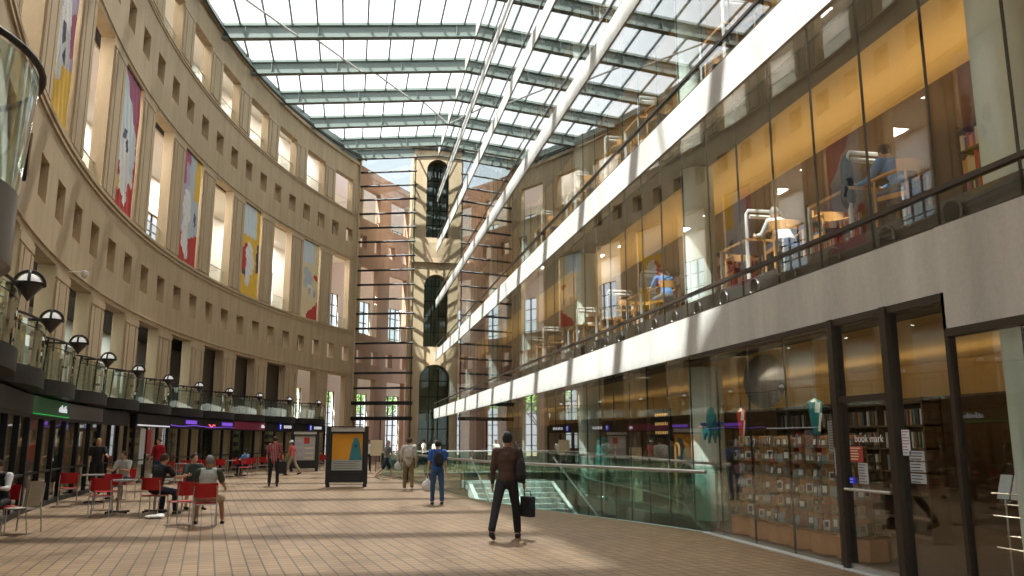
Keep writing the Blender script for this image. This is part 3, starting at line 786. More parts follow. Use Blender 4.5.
# ================================================================ BOOKSHOP FRONT
fr = struct(empty('door_1'), 'glass shop door lettered book mark in a bronze frame')
YA, YB = 10.12, 8.97
m_ = MB(); m_.box(XF-.08, XF+.08, YA-.05, YA+.05, 0, 3.27); m_.box(XF-.08, XF+.08, YB-.06, YB+.06, 0, 3.27); m_.box(XF-.05, XF+.05, YB, YA, 2.14, 2.22)
m_.box(XF-.05, XF+.05, 7.95, YA, 3.18, 3.27); m_.box(XF-.05, XF+.05, 7.90, 7.95, 2.86, 3.27); m_.box(XF-.06, XF+.06, -6, 7.9, 2.77, 2.86)
m_.box(XF-.04, XF+.04, 10.17, 15, 3.2, 3.27); m_.build('door_frame', 'bronze', parent=fr)
m_ = MB(); m_.box(XF-.005, XF+.012, YB+.06, YA-.05, 0.06, 2.14); m_.build('door_glass', 'glass', parent=fr)
m_ = MB(); m_.box(XF-.005, XF+.012, YB+.06, YA-.05, 2.22, 3.18); m_.build('transom_glass', 'glass', parent=fr)
m_ = MB(); m_.box(XF-.03, XF+.03, YB+.06, YA-.05, 0.01, 0.08); m_.build('kick_rail', 'chrome', parent=fr)
m_ = MB(); m_.tube((XF-.07, YA-.10, 1.02), (XF-.07, YB+.10, 1.02), 0.02, n=8); m_.tube((XF-.07, YA-.12, 1.02), (XF, YA-.12, 1.02), .012, n=6); m_.tube((XF-.07, YB+.12, 1.02), (XF, YB+.12, 1.02), .012, n=6)
m_.build('push_bar', 'chrome', parent=fr)
rotL = (PI/2, 0, -PI/2)   # text on the glass facing the hall (-X)
text('book mark', 0.135, 'white_paint', fr, (XF-.012, 9.52, 1.665), rotL, 'lettering', 0.001)
text('the library store', 0.045, 'white_paint', fr, (XF-.012, 9.38, 1.575), rotL, 'small_lettering', 0.001) if False else None
glazing('window_110', 0.0, 3.27, 7.95, 8.91, step=5)
m_ = MB(); m_.box(XF-.04, XF+.05, 7.9, 7.96, 0, 3.2); struct(m_.build('trim_31', 'bronze'))
M['k_note'] = mat('note_paper', (.42,.45,.45), .7); M['k_rust2'] = mat('red_notice_paper', (.34,.05,.04), .7)
def notice(name, label, y, z, w, h, cols, x=XF-.012, group=None):
    r = thing(name, label, 'notice', (x, y, z), group=group)
    m_ = MB(); m_.box(-.002, .002, -w/2, w/2, -h/2, h/2); m_.build('sheet', cols[0], parent=r)
    m_ = MB()
    nl = int(h/.035)
    for i in range(nl):
        ww = w*random.uniform(.5, .85)
        m_.box(-.004, -.002, w*.43-ww, w*.43, h/2-.03-i*.035, h/2-.018-i*.035)
    m_.build('printed_lines', cols[1], parent=r)
    return r
notice('door_notice', 'red printed notice taped to the shop door below the lettering', 9.80, 1.47, .28, .20, ('k_rust2', 'b_cream'))
notice('door_notice', 'white printed sheet on the shop door under the red notice', 9.68, 1.23, .20, .26, ('k_note', 'b_dark'))
notice('door_notice', 'small blue label on the shop door at push bar height', 9.93, 1.13, .12, .08, ('blue_lit', 'white_paint'))
notice('window_notice', 'teal and pink poster on the glass beside the shop door', 8.80, 1.62, .14, .30, ('b_pale', 'b_plum'))
for i, z in enumerate((1.47, 1.34, 1.21)):
    notice('window_notice', '%s white strip notice on the glass right of the shop door' % ('top', 'middle', 'bottom')[i], 8.63, z, .26, .11, ('k_note', 'b_dark'), group='white strip notices by the door')
notice('framed_sign', 'white framed sign hanging inside the window left of the door', 10.42, 1.70, .36, .42, ('k_note', 'b_dark'), XF+.10)
notice('window_notice', 'narrow white sheet on the glass at the left door post', 10.25, 1.36, .11, .36, ('k_note', 'b_dark'), XF-.012)

# card racks
M['acrylic'] = glass_mat('clear_acrylic', (0.85, 0.88, 0.85), 0.08, 0.8, 4)
def make_rack():
    r = empty('card_rack')
    m_ = MB(); m_.lathe([(0.33, 0.0), (0.36, 0.03), (0.36, 0.30), (0.38, 0.32)], (0,0,0), 8, a0=PI/8, a1=2*PI+PI/8); m_.build('wooden_base', 'wood_d', parent=r)
    m_ = MB(); m_.lathe([(0.17, 0.32), (0.12, 1.72)], (0,0,0), 8); m_.build('core', 'wood_d', parent=r)
    for i in range(6):
        z = 0.36+0.235*i
        m_ = MB(); m_.lathe([(0.15, z-.006), (0.36-.012*i, z-.006), (0.375-.012*i, z+.045), (0.368-.012*i, z+.045), (0.352-.012*i, z), (0.15, z)], (0,0,0), 8, a0=PI/8, a1=2*PI+PI/8); m_.build('shelf_tray', 'acrylic', parent=r)
    return r
rk = make_rack()
rackY = [14.0, 13.35, 12.7, 12.05, 11.4, 10.74]
rname = ['by the balustrade end', 'second from the balustrade end', 'third from the balustrade end', 'third from the door', 'second from the door', 'next to the door']
tiers = ['lowest', 'second', 'third', 'fourth', 'fifth', 'top']
for n_, c_ in dict(k_cream=(.34,.28,.17), k_white=(.62,.62,.58), k_grey=(.17,.18,.18), k_blue=(.22,.28,.31), k_olive=(.15,.14,.07), k_brown=(.15,.08,.04), k_dark=(.03,.03,.05), k_rust=(.28,.07,.04)).items(): M[n_] = mat(n_, c_, .6, 0, .2, 30)
ccols = [('cream', 'k_cream'), ('white', 'k_white'), ('grey', 'k_grey'), ('pale blue', 'k_blue'), ('olive', 'k_olive'), ('brown', 'k_brown'), ('dark', 'k_dark'), ('rust', 'k_rust'), ('cream', 'k_cream'), ('grey', 'k_grey'), ('brown', 'k_brown')]
def make_card(mn):
    m_ = MB(); m_.box(-.055, .055, -.004, .004, 0, .165); m_.box(-.035, .035, -.006, -.004, .05, .14, 1); return m_.build('greeting_card', [mn, random.choice(['k_grey', 'k_white', 'k_rust', 'k_dark', 'k_blue', 'k_cream', 'k_brown'])])
protos = {}
for i, y in enumerate(rackY):
    r = rk if i == 0 else dup(rk)
    r.location = (7.12, y, 0.0)
    tag(r, 'octagonal card rack on a wooden base in the bookshop window, %s' % rname[i], 'rack', 'card racks in the bookshop window')
    for t in range(6):
        z = 0.362+0.235*t; rad = 0.335-.012*t
        for s, (ang, sd_) in enumerate(((-PI, 'facing the hall'), (-PI*3/4, 'angled toward the entrance'), (-PI/2, 'facing the entrance'))):
            for jj in (-1, 1):
                cn, cm = random.choice(ccols)
                if (cn, cm) not in protos: protos[(cn, cm)] = make_card(cm); o = protos[(cn, cm)]
                else: o = protos[(cn, cm)].copy(); COL.objects.link(o)
                nx, ny = math.cos(ang), math.sin(ang); tx, ty = -ny, nx
                wsc = random.uniform(.75, 1.1); o.scale = (wsc, 1, random.uniform(.7, 1.15))
                o.location = (7.12+nx*(rad-.045)+tx*jj*.062, y+ny*(rad-.045)+ty*jj*.062, z)
                o.rotation_euler = (-0.16, 0, ang+PI/2)
                tag(o, '%s card, %s tray, rack %s, %s card %s' % (cn, tiers[t], rname[i].replace('from the ', 'from ').replace('by the', 'at').replace('to the', 'to'), 'far' if jj*(-1) > 0 else 'near', sd_.replace('facing the ', 'facing ').replace('angled toward the entrance', 'angled')), 'card', 'greeting cards on the racks')
# pieces behind the racks
bs = thing('bookcase', 'dark wooden bookcase behind the card racks in the bookshop', 'bookcase', (9.2, 14.4, 0))
m_ = MB(); m_.box(-.02, .35, -2.4, 2.4, 0, .08); m_.box(.33, .36, -2.4, 2.4, 0, 2.35)
for j in range(6): m_.box(0, .35, -2.4, 2.4, .35+.38*j, .38+.38*j)
for j in range(5): m_.box(0, .35, -2.4+1.19*j, -2.36+1.19*j, 0, 2.35)
m_.build('carcass', 'brown', parent=bs)
BK = ['k_rust', 'k_cream', 'k_grey', 'k_dark', 'k_white', 'k_brown', 'k_olive', 'k_blue']
bprot = []
for mn in BK:
    m_ = MB(); m_.box(0, .2, -.02, .02, 0, .26); m_.box(.01, .2, -.017, .017, .003, .257); bprot.append(m_.build('book', mn))
used = set(); bw = 0
for j in range(2, 5):
    for b in range(4):
        for e in range(12):
            i = (j*5+b*3+e*7) % 8
            if i in used: o = bprot[i].copy(); COL.objects.link(o)
            else: o = bprot[i]; used.add(i)
            o.location = (9.25, 14.4-2.4+1.19*b+.12+e*.085, .38+.38*j)
            tag(o, '%s book %s in the %s bay of the %s shelf of the dark bookcase' % (BK[i][2:], ORD[e], ORD[b], ('', '', 'low', 'middle', 'upper')[j]), 'book', 'books in the dark bookcase')
# hanging umbrellas
def umbrella(name, label, loc, cm, cm2, L_=0.75, rr=0.09):
    r = thing(name, label, 'umbrella', loc)
    m_ = MB(); n = 16; prof = [(0.012, 0), (rr, -0.06), (rr*.9, -.22), (rr*.55, -.5), (0.015, -L_)]
    vs = []; fs = []
    for (rad, z) in prof:
        for i in range(n): 
            q = rad*(1 if i % 2 else .72); t = 2*PI*i/n+z*1.2; vs.append((q*math.cos(t), q*math.sin(t), z))
    for k in range(len(prof)-1):
        for i in range(n): fs.append((k*n+i, k*n+(i+1) % n, (k+1)*n+(i+1) % n, (k+1)*n+i))
    m_.add(vs, fs); m_.m = [(1 if (i//3) % 3 == 0 else 0) for i in range(len(m_.f))]
    m_.build('folded_canopy', [cm, cm2], parent=r)
    m_ = MB(); m_.tube((0,0,0), (0,0,.12), .008, n=6); m_.tube((0,0,-L_), (0,0,-L_-.06), .006, n=6); m_.tube((0,0,.12), (0,0,3.2-loc[2]), .002, n=4); m_.build('shaft', 'dark', parent=r)
    return r
M['teal'] = mat('teal_cloth', (0.02, 0.22, 0.24), 0.6); M['blue'] = mat('blue_cloth', (0.02, 0.06, 0.30), 0.6)
umbrella('hanging_umbrella', 'red and white folded umbrella hanging in the bookshop window', (7.0, 14.0, 2.22), 'b_red', 'b_white', .72, .08)
umbrella('hanging_umbrella', 'teal and white folded umbrella hanging near the shop door', (7.0, 11.55, 2.28), 'teal', 'b_pale', .62, .11)
kt = thing('fish_kite', 'teal and blue cloth kite hanging at the corner of the bookshop window', 'kite', (7.15, 15.6, 1.95))
m_ = MB(); m_.ell((0, 0, 0.12), (.10, .12, .24), 12); m_.build('body', 'teal', parent=kt, smooth=True)
for s in (-1, 1):
    m_ = MB(); m_.prism([(0, .05), (s*.42, -.02), (s*.36, -.30), (s*.22, -.12), (s*.14, -.36), (0, -.10)], (-.02, 0, 0), (0, 1, 0), (0, 0, 1), (.04, 0, 0)); m_.build('wing', 'teal', parent=kt)
m_ = MB(); m_.cbox((0, 0, 0.02), (.08, .9, .05)); m_.build('sash', 'blue', parent=kt)
m_ = MB(); m_.tube((0, 0, .3), (0, 0, 1.2), .003, n=4); m_.build('string', 'dark', parent=kt)
pr = thing('open_parasol', 'dark open parasol hanging high inside the bookshop window', 'parasol', (7.7, 14.4, 2.75), R_(20))
m_ = MB()
for i in range(16):
    t0, t1 = 2*PI*i/16, 2*PI*(i+1)/16
    m_.add([(-.18, 0, 0), (0, .52*math.cos(t0), .52*math.sin(t0)), (0, .52*math.cos(t1), .52*math.sin(t1)), (-.172, 0, 0), (.008, .52*math.cos(t0), .52*math.sin(t0)), (.008, .52*math.cos(t1), .52*math.sin(t1))], [(0,1,2), (5,4,3), (1,4,5,2)])
m_.build('paper_canopy', 'drum_grey', parent=pr)
m_ = MB(); m_.tube((-.22, 0, 0), (.5, 0, 0), .012, n=6)
for i in range(16): t0 = 2*PI*i/16; m_.tube((-.17, 0, 0), (.01, .52*math.cos(t0), .52*math.sin(t0)), .005, n=4)
m_.build('ribs', 'dark', parent=pr)
# right end: magazine rack, counter
mr_ = thing('magazine_rack', 'tilted wire rack of magazines inside the window right of the door', 'rack', (7.35, 8.05, 0))
m_ = MB()
for s in (-.4, .4): m_.tube((.1, s, 0), (.1, s, 1.25), .012, n=6)
for z in (.45, .8, 1.05): m_.tube((-.05, -.42, z), (-.05, .42, z), .008, n=6); m_.tube((.1, -.42, z+.12), (.1, .42, z+.12), .008, n=6)
m_.build('wire_frame', 'chrome', parent=mr_)
for i, (cn, cm) in enumerate([('grey', 'b_grey'), ('cream', 'b_cream'), ('white', 'b_white'), ('pale', 'b_pale')]):
    m_ = MB(); m_.cbox((0, 0, .15), (.012, .17, .28)); o = m_.build('magazine', cm); o.location = (7.33, 7.75+.2*i, .98); o.rotation_euler = (0, .3, 0)
    tag(o, '%s magazine on the wire rack right of the shop door' % cn, 'magazine', 'magazines on the wire rack')
ct = thing('shop_counter', 'dark display counter inside the bookshop right of the door', 'counter', (9.0, 8.6, 0))
m_ = MB(); m_.box(-.3, .3, -2.6, 1.0, 0, .95); m_.build('body', 'brown', parent=ct)
m_ = MB(); m_.box(-.36, .36, -2.66, 1.06, .95, 1.0); m_.build('top', 'bronze', parent=ct)
for i, (cn, cm, yy, zz, sx, sy, sz) in enumerate([('red', 'red', 7.2, 1.0, .16, .22, .10), ('white', 'b_white', 8.1, 1.0, .2, .16, .18), ('grey', 'b_grey', 8.7, 1.0, .18, .2, .24), ('cream', 'b_cream', 9.2, 1.0, .2, .14, .12)]):
    m_ = MB(); m_.cbox((0,0,sz/2), (sx, sy, sz)); m_.cbox((0,0,sz+.005), (sx*1.04, sy*1.04, .012)); o = m_.build('gift_box', cm); o.location = (8.9, yy, zz); tag(o, '%s gift box on the bookshop counter' % cn, 'box', 'boxes on the shop counter')

# ================================================================ READING GALLERIES
M['tube_white'] = mat('white_tube', (0.80, 0.80, 0.76), 0.35)
M['cushion'] = mat('slate_blue_fabric', (0.06, 0.08, 0.17), 0.9)
def make_desk():
    r = empty('reading_desk')
    m_ = MB(); m_.box(-.30, .62, -.55, .55, .70, .745); m_.build('desktop', 'wood', parent=r)
    m_ = MB(); m_.box(.60, .64, -.55, .55, .12, .70); m_.build('modesty_panel', 'brown', parent=r)
    for sx in (-.28, .58):
        for sy in (-.52, .52):
            m_ = MB(); m_.box(sx-.022, sx+.022, sy-.022, sy+.022, 0, .72); m_.build('leg', 'tube_white', parent=r)
    m_ = MB(); m_.path([(-.26, -.5, .745), (-.26, -.5, 1.20), (-.22, -.5, 1.27), (.42, -.5, 1.27), (.46, -.5, 1.22), (.46, -.5, .745)], .03, 8)
    m_.path([(-.2, -.5, 1.16), (.44, -.5, 1.16)], .04, 8); m_.build('lamp_rail', 'tube_white', parent=r, smooth=True)
    return r
def make_wchair():
    r = empty('wooden_armchair')
    m_ = MB(); m_.box(-.24, .24, -.22, .24, .42, .46); m_.build('seat', 'cushion', parent=r)
    for sx in (-.25, .25):
        for sy in (-.22, .24):
            m_ = MB(); m_.tube((sx, sy, 0), (sx, sy, .70 if sy < 0 else .66), .018, n=8); m_.build('leg', 'wood', parent=r)
    n = 14; vs = []; arc = [(.29*math.sin(t), -.02-.27*math.cos(t)) for t in [(-1.25+2.5*i/n) for i in range(n+1)]]
    m_ = MB()
    for i in range(n):
        a, b = arc[i], arc[i+1]; q = 0.88
        m_.add([(a[0],a[1],.70),(b[0],b[1],.70),(b[0],b[1],.86),(a[0],a[1],.86),(a[0]*q,a[1]*q,.70),(b[0]*q,b[1]*q,.70),(b[0]*q,b[1]*q,.86),(a[0]*q,a[1]*q,.86)], [(0,1,2,3),(7,6,5,4),(0,4,5,1),(3,2,6,7),(0,3,7,4),(1,5,6,2)])
    m_.build('curved_backrest', 'wood', parent=r, smooth=True)
    for s in (-1, 1):
        m_ = MB(); m_.path([(s*.27, -.12, .70), (s*.29, .08, .68), (s*.26, .28, .66)], [.028, .026, .024], 8); m_.build('armrest', 'wood', parent=r, smooth=True)
    m_ = MB(); m_.box(-.24, -.21, -.2, .22, .36, .42); m_.box(.21, .24, -.2, .22, .36, .42); m_.build('seat_rail', 'wood', parent=r)
    return r
dk, wc = make_desk(), make_wchair(); fd = fc = True
lvn = ['first', 'second', 'third']
for lv, dy in ((0, [10.6, 13.7, 19.2, 21.9, 25.0, 29.6, 32.6]), (1, [14.2, 19.0, 21.8, 25.0, 29.7]), (2, [19.2, 22.0, 29.7])):
    zf = LV[lv][1]+.43
    for i, y in enumerate(dy):
        if fd: d_ = dk; fd = False
        else: d_ = dup(dk)
        d_.location = (7.15, y, zf)
        tag(d_, 'reading desk with white tube frame on the %s gallery, %s from the near column' % (lvn[lv], ORD[i]), 'desk', 'reading desks along the glass')
        for j, (cx_, cy_, rr) in enumerate(((7.15+.2, y-1.2, 0.1), (7.15+.3, y+.85, PI))):
            if fc: c_ = wc; fc = False
            else: c_ = dup(wc)
            c_.location = (cx_-(.15 if j == 0 else 0), cy_, zf); c_.rotation_euler = (0, 0, rr+random.uniform(-.35, .35))
            tag(c_, 'wooden armchair on the %s side of the %s reading desk, %s gallery' % (('near', 'far')[j], ORD[i], lvn[lv]), 'chair', 'wooden armchairs at the reading desks')
# round air nozzles in the recess under the first gallery
m_ = MB(); m_.lathe([(0.13, -.03), (.15, -.03), (.165, 0), (.15, .02), (.14, .0), (.13, -.03)], (0,0,0), 20); m_.lathe([(0.001, 0), (.135, 0), (.135, .005), (.001, .005)], (0,0,0), 16, 1)
nz = None
for i in range(26):
    if nz is None: o = m_.build('air_nozzle', ['drum_grey', 'black']); nz = o
    else: o = nz.copy(); COL.objects.link(o)
    o.location = (6.80, 8.06+1.2*i, LV[0][1]+.22); o.rotation_euler = (0, -PI/2, 0)
    tag(o, 'round black air nozzle in the strip below the reading gallery sill', 'vent', 'air nozzles below the gallery sill')
# furniture masses on the first gallery back wall: tall bookshelves
for i in range(12):
    y = 9.5+4.4*i
    r = thing('tall_bookshelf', 'tall brown bookshelf against the gallery back wall, %s from the entrance end' % ORD[i], 'bookshelf', (9.35, y, LV[0][1]+.43), group='bookshelves on the first gallery')
    m_ = MB(); m_.box(.05, .33, -1.1, 1.1, 0, 2.0)
    for j in range(6): m_.box(-.2, .05, -1.1, 1.1, .08+.37*j, .11+.37*j)
    for s in (-1.1, 0, 1.06): m_.box(-.2, .05, s, s+.04, 0, 2.0)
    cs = m_.build('carcass', 'brown', parent=r)
    m_ = MB()
    for j in range(5):
        yy = -1.04
        while yy < 1.0:
            t = random.uniform(.03, .08); m_.box(-.17, .04, yy, yy+t-.004, .11+.37*j, .11+.37*j+random.uniform(.2, .31), random.randrange(6)); yy += t
    m_.build('book_rows', ['b_cream', 'b_red', 'b_dark', 'b_grey', 'b_orange', 'b_plum'], parent=cs)
# display pieces behind the ground storey glass beyond the well
r = thing('teal_garment', 'teal cloth garment on a stand behind the glass beyond the stair well', 'garment', (7.45, 23.9, 0))
m_ = MB(); m_.lathe([(.05, 1.75), (.17, 1.68), (.19, 1.3), (.26, .85), (.24, .8), (.10, .82)], (0,0,0), 14, sy=.6); m_.build('cloth', 'teal_bright' if 'teal_bright' in M else M.setdefault('teal_bright', mat('bright_teal_cloth', (.03, .38, .33), .7)), parent=r, smooth=True)
m_ = MB(); m_.tube((0,0,0), (0,0,1.72), .015, n=8); m_.lathe([(.18, 0), (.16, .03), (.02, .04)], (0,0,0), 16); m_.build('stand', 'chrome', parent=r)
r = thing('hooked_cane', 'tall yellow hooked cane display behind the stair well railing', 'cane', (7.3, 17.9, 0))
m_ = MB(); m_.path([(0,0,0), (0,0,1.45)]+[(0, -.11+.11*math.cos(t), 1.45+.13*math.sin(t)) for t in [PI*j/8 for j in range(1,9)]]+[(0,-.22,1.3)], .028, 8); m_.build('shaft', 'wood', parent=r, smooth=True)
m_ = MB(); m_.lathe([(.16, 0), (.15, .03), (.03, .035)], (0,0,0), 16); m_.build('foot', 'dark', parent=r)
r = thing('menu_board', 'black menu board with yellow lit lines inside the ground storey', 'board', (10.6, 27.2, 2.15))
m_ = MB(); m_.box(-.02, .02, -.9, .9, -.55, .55); bd = m_.build('panel', 'black', parent=r)
M['menu_lit'] = mat('menu_letters', (.8, .5, .15), .5, emit=(1, .6, .2), estr=.6)
m_ = MB()
for j in range(3):
    for q in range(6): m_.box(-.028, -.021, -.75+.22*q, -.60+.22*q, .3-.3*j, .40-.3*j)
m_.build('menu_lines', 'menu_lit', parent=bd)
m_ = MB(); 
for s in (-.7, .7): m_.tube((0, s, .55), (0, s, 1.05), .01, n=6)
m_.build('hangers', 'dark', parent=r)
r = thing('cream_pedestal', 'slim cream display pedestal with a figure behind the stair well railing', 'pedestal', (7.8, 22.0, 0))
m_ = MB(); m_.box(-.13, .13, -.13, .13, 0, 1.45); m_.build('plinth', 'b_cream', parent=r)
m_ = MB(); m_.lathe([(.08, 1.45), (.05, 1.55), (.09, 1.68), (.04, 1.8), (.055, 1.88), (.001, 1.93)], (0,0,0), 14); m_.build('figurine', 'drum_grey', parent=r, smooth=True)
# ================================================================ CAFE FURNITURE
M['silver'] = mat('silver_tube', (0.45, 0.44, 0.42), 0.35, 0.7, 0.1)
M['mesh_grey'] = mat('silver_mesh', (0.36, 0.34, 0.29), 0.45, 0.5, 0.15, 40)
M['table_top'] = mat('table_laminate', (0.30, 0.28, 0.25), 0.3, 0, 0.1)
def make_chair(name, seat_m, high=False):
    r = empty(name)
    m_ = MB(); n = 8
    top = .92 if high else .83; bot = .56 if not high else .47
    for i in range(n):
        x0, x1 = -.225+.45*i/n, -.225+.45*(i+1)/n
        c = lambda x: -.235+.055*(x/.225)**2*(1)
        a, b = c(x0), c(x1)
        m_.add([(x0,a,bot),(x1,b,bot),(x1,b-.05,top),(x0,a-.05,top),(x0,a+.014,bot),(x1,b+.014,bot),(x1,b-.036,top),(x0,a-.036,top)], [(0,1,2,3),(7,6,5,4),(0,4,5,1),(3,2,6,7),(0,3,7,4),(1,5,6,2)])
    m_.build('backrest', seat_m, parent=r, smooth=True)
    m_ = MB(); k = 8
    for i in range(k):
        y0, y1 = -.2+.42*i/k, -.2+.42*(i+1)/k
        z = lambda y: .455-.02*math.sin(PI*(y+.2)/.42)-(.03 if y > .2 else 0)
        a, b = z(y0), z(y1)
        m_.add([(-.215,y0,a),(.215,y0,a),(.215,y1,b),(-.215,y1,b),(-.215,y0,a-.016),(.215,y0,a-.016),(.215,y1,b-.016),(-.215,y1,b-.016)], [(0,1,2,3),(7,6,5,4),(0,4,5,1),(3,2,6,7),(0,3,7,4),(1,5,6,2)])
    m_.build('seat', seat_m, parent=r, smooth=True)
    for s in (-1, 1):
        m_ = MB(); m_.path([(s*.205, -.27, 0), (s*.212, -.22, .44), (s*.212, -.235, .62), (s*.2, -.262, top-.05)], .0115, 7); m_.build('leg', 'silver', parent=r)
        m_ = MB(); m_.path([(s*.215, .22, 0), (s*.205, .18, .44)], .0115, 7); m_.build('leg', 'silver', parent=r)
    m_ = MB()
    for s in (-1, 1): m_.tube((s*.21, -.22, .435), (s*.205, .19, .435), .010, n=6)
    m_.tube((-.21, -.2, .425), (.21, -.2, .425), .01, n=6); m_.tube((-.205, .17, .425), (.205, .17, .425), .01, n=6); m_.build('seat_frame', 'silver', parent=r)
    return r
def make_table():
    r = empty('cafe_table')
    m_ = MB(); m_.box(-.34, .34, -.34, .34, .715, .745); m_.box(-.345, .345, -.345, .345, .722, .738, 1); m_.build('tabletop', ['table_top', 'silver'], parent=r)
    m_ = MB(); m_.tube((0,0,.03), (0,0,.715), .03, n=12); pd = m_.build('pedestal', 'silver', parent=r)
    m_ = MB()
    for a in (0, PI/2): m_.cbox((0, 0, .03), (.62, .05, .03), rz=a+PI/4)
    for a in range(4): t = a*PI/2+PI/4; m_.tube((.3*math.cos(t), .3*math.sin(t), 0), (.3*math.cos(t), .3*math.sin(t), .02), .02, n=8)
    m_.build('cross_base', 'dark', parent=pd)
    return r
red0, sil0, tab0 = make_chair('cafe_chair', 'red'), make_chair('cafe_chair', 'mesh_grey', True), make_table()
RC = [ # x, y, rz, label
 (-5.30, 20.05, 0.12, 'red cafe chair, empty, backed to the camera at the nearer pair of tables'),
 (-4.18, 20.02, -0.25, 'red cafe chair holding the seated man in the black shirt'),
 (-5.68, 22.0, PI-0.2, 'bright red empty cafe chair across the table, facing the camera'),
 (-7.0, 23.4, 0.3, 'red empty cafe chair beside the table in front of the grey fascia cafe'),
 (-2.68, 17.3, 0.10, 'red cafe chair holding the man in the grey vest'),
 (-3.20, 17.95, 0.55, 'red empty cafe chair touching the grey vest man on his left'),
 (-3.72, 21.85, PI+0.15, 'red cafe chair holding the person in khaki shorts'),
 (-6.20, 17.0, PI-.1, 'red cafe chair holding the reader in white sleeves')]
used_r = False
def put_chair(x, y, rz_, label, group='red cafe chairs'):
    global used_r
    if not used_r: c = red0; used_r = True
    else: c = dup(red0)
    c.location = (x, y, 0); c.rotation_euler = (0, 0, rz_); tag(c, label, 'chair', group); return c
for a in RC: put_chair(*a)
sil0.location = (-5.75, 16.75, 0); sil0.rotation_euler = (0, 0, R_(75)); tag(sil0, 'silver mesh high-backed chair, empty, beside the seated reader', 'chair')
TB = [(-5.15, 20.86, .1, 'square cafe table in front of the empty red chair, nearest the shopfronts'), (-4.38, 21.0, .1, 'square cafe table between the black shirt man and khaki shorts person'),
      (-6.6, 24.3, .2, 'square cafe table in front of the plain grey fascia cafe')]
ut = False
def put_table(x, y, rz_, label):
    global ut
    t = tab0 if not ut else dup(tab0); ut = True
    t.location = (x, y, 0); t.rotation_euler = (0, 0, rz_); tag(t, label, 'table', 'square cafe tables')
for a in TB: put_table(*a)
# far row of tables and chairs outside the violet and maroon cafes: given by screen bearing and distance
def at(u, d):
    x = (u-512)/820*d; y = d; c, s = math.cos(.1941), math.sin(.1941)
    return x*c+y*s, -x*s+y*c
rowc = [(177, 32.5, .1), (190, 34, 2.8), (203, 36.2, .2), (215, 36.2, -.2), (227, 36.8, .1), (242, 38.5, .3), (251, 38.0, 2.9), (258, 40, 0), (268, 41.5, .2), (283, 46.5, .1), (326, 47, .3)]
nm = ['outside the violet fascia cafe', 'outside the violet fascia cafe', 'outside the violet and red neon cafe', 'outside the violet and red neon cafe', 'outside the violet and red neon cafe', 'outside the maroon cafe', 'outside the maroon cafe', 'outside the maroon cafe', 'by the plaid shirt man', 'behind the poster stand', 'between the two poster stands']
for i, (u, d, r_) in enumerate(rowc):
    x, y = at(u, d); put_chair(x, y, r_, 'red cafe chair %s, %s in that far row' % (nm[i], ORD[i]), 'far red cafe chairs')
for i, (u, d) in enumerate([(184, 33.3), (209, 37.2), (234, 38), (247, 39.3)]):
    x, y = at(u, d); put_table(x, y, .1, 'cafe table in the far row of the hall, %s from the camera' % ORD[i])
# paper bag on the floor
pb = MB(); pb.ell((0, 0, .045), (.20, .10, .045), 12); pb.ell((.1, .03, .06), (.1, .07, .05), 10); pb.ell((-.12, -.02, .04), (.09, .08, .04), 10)
o = pb.build('plastic_bag', 'white_paint', smooth=True, loc=(-3.98, 19.2, 0)); tag(o, 'crumpled white plastic bag lying on the paving by the black shirt man', 'bag')
cf = MB(); cf.lathe([(.026, 0), (.037, .10), (.04, .102), (.04, .112), (.001, .115)], (0,0,0), 14)
o = cf.build('paper_cup', 'b_white', smooth=True, loc=(-4.5, 20.9, .746)); tag(o, 'white paper cup on the table of the black shirt man', 'cup')
o = MB(); o.box(-.15, .15, -.11, .11, 0, .006); o.box(-.14, .14, -.10, .10, .006, .012, 1); o = o.build('newspaper', ['b_white', 'b_grey'], loc=(-5.1, 20.8, .746)); tag(o, 'folded newspaper on the nearer empty cafe table', 'newspaper')

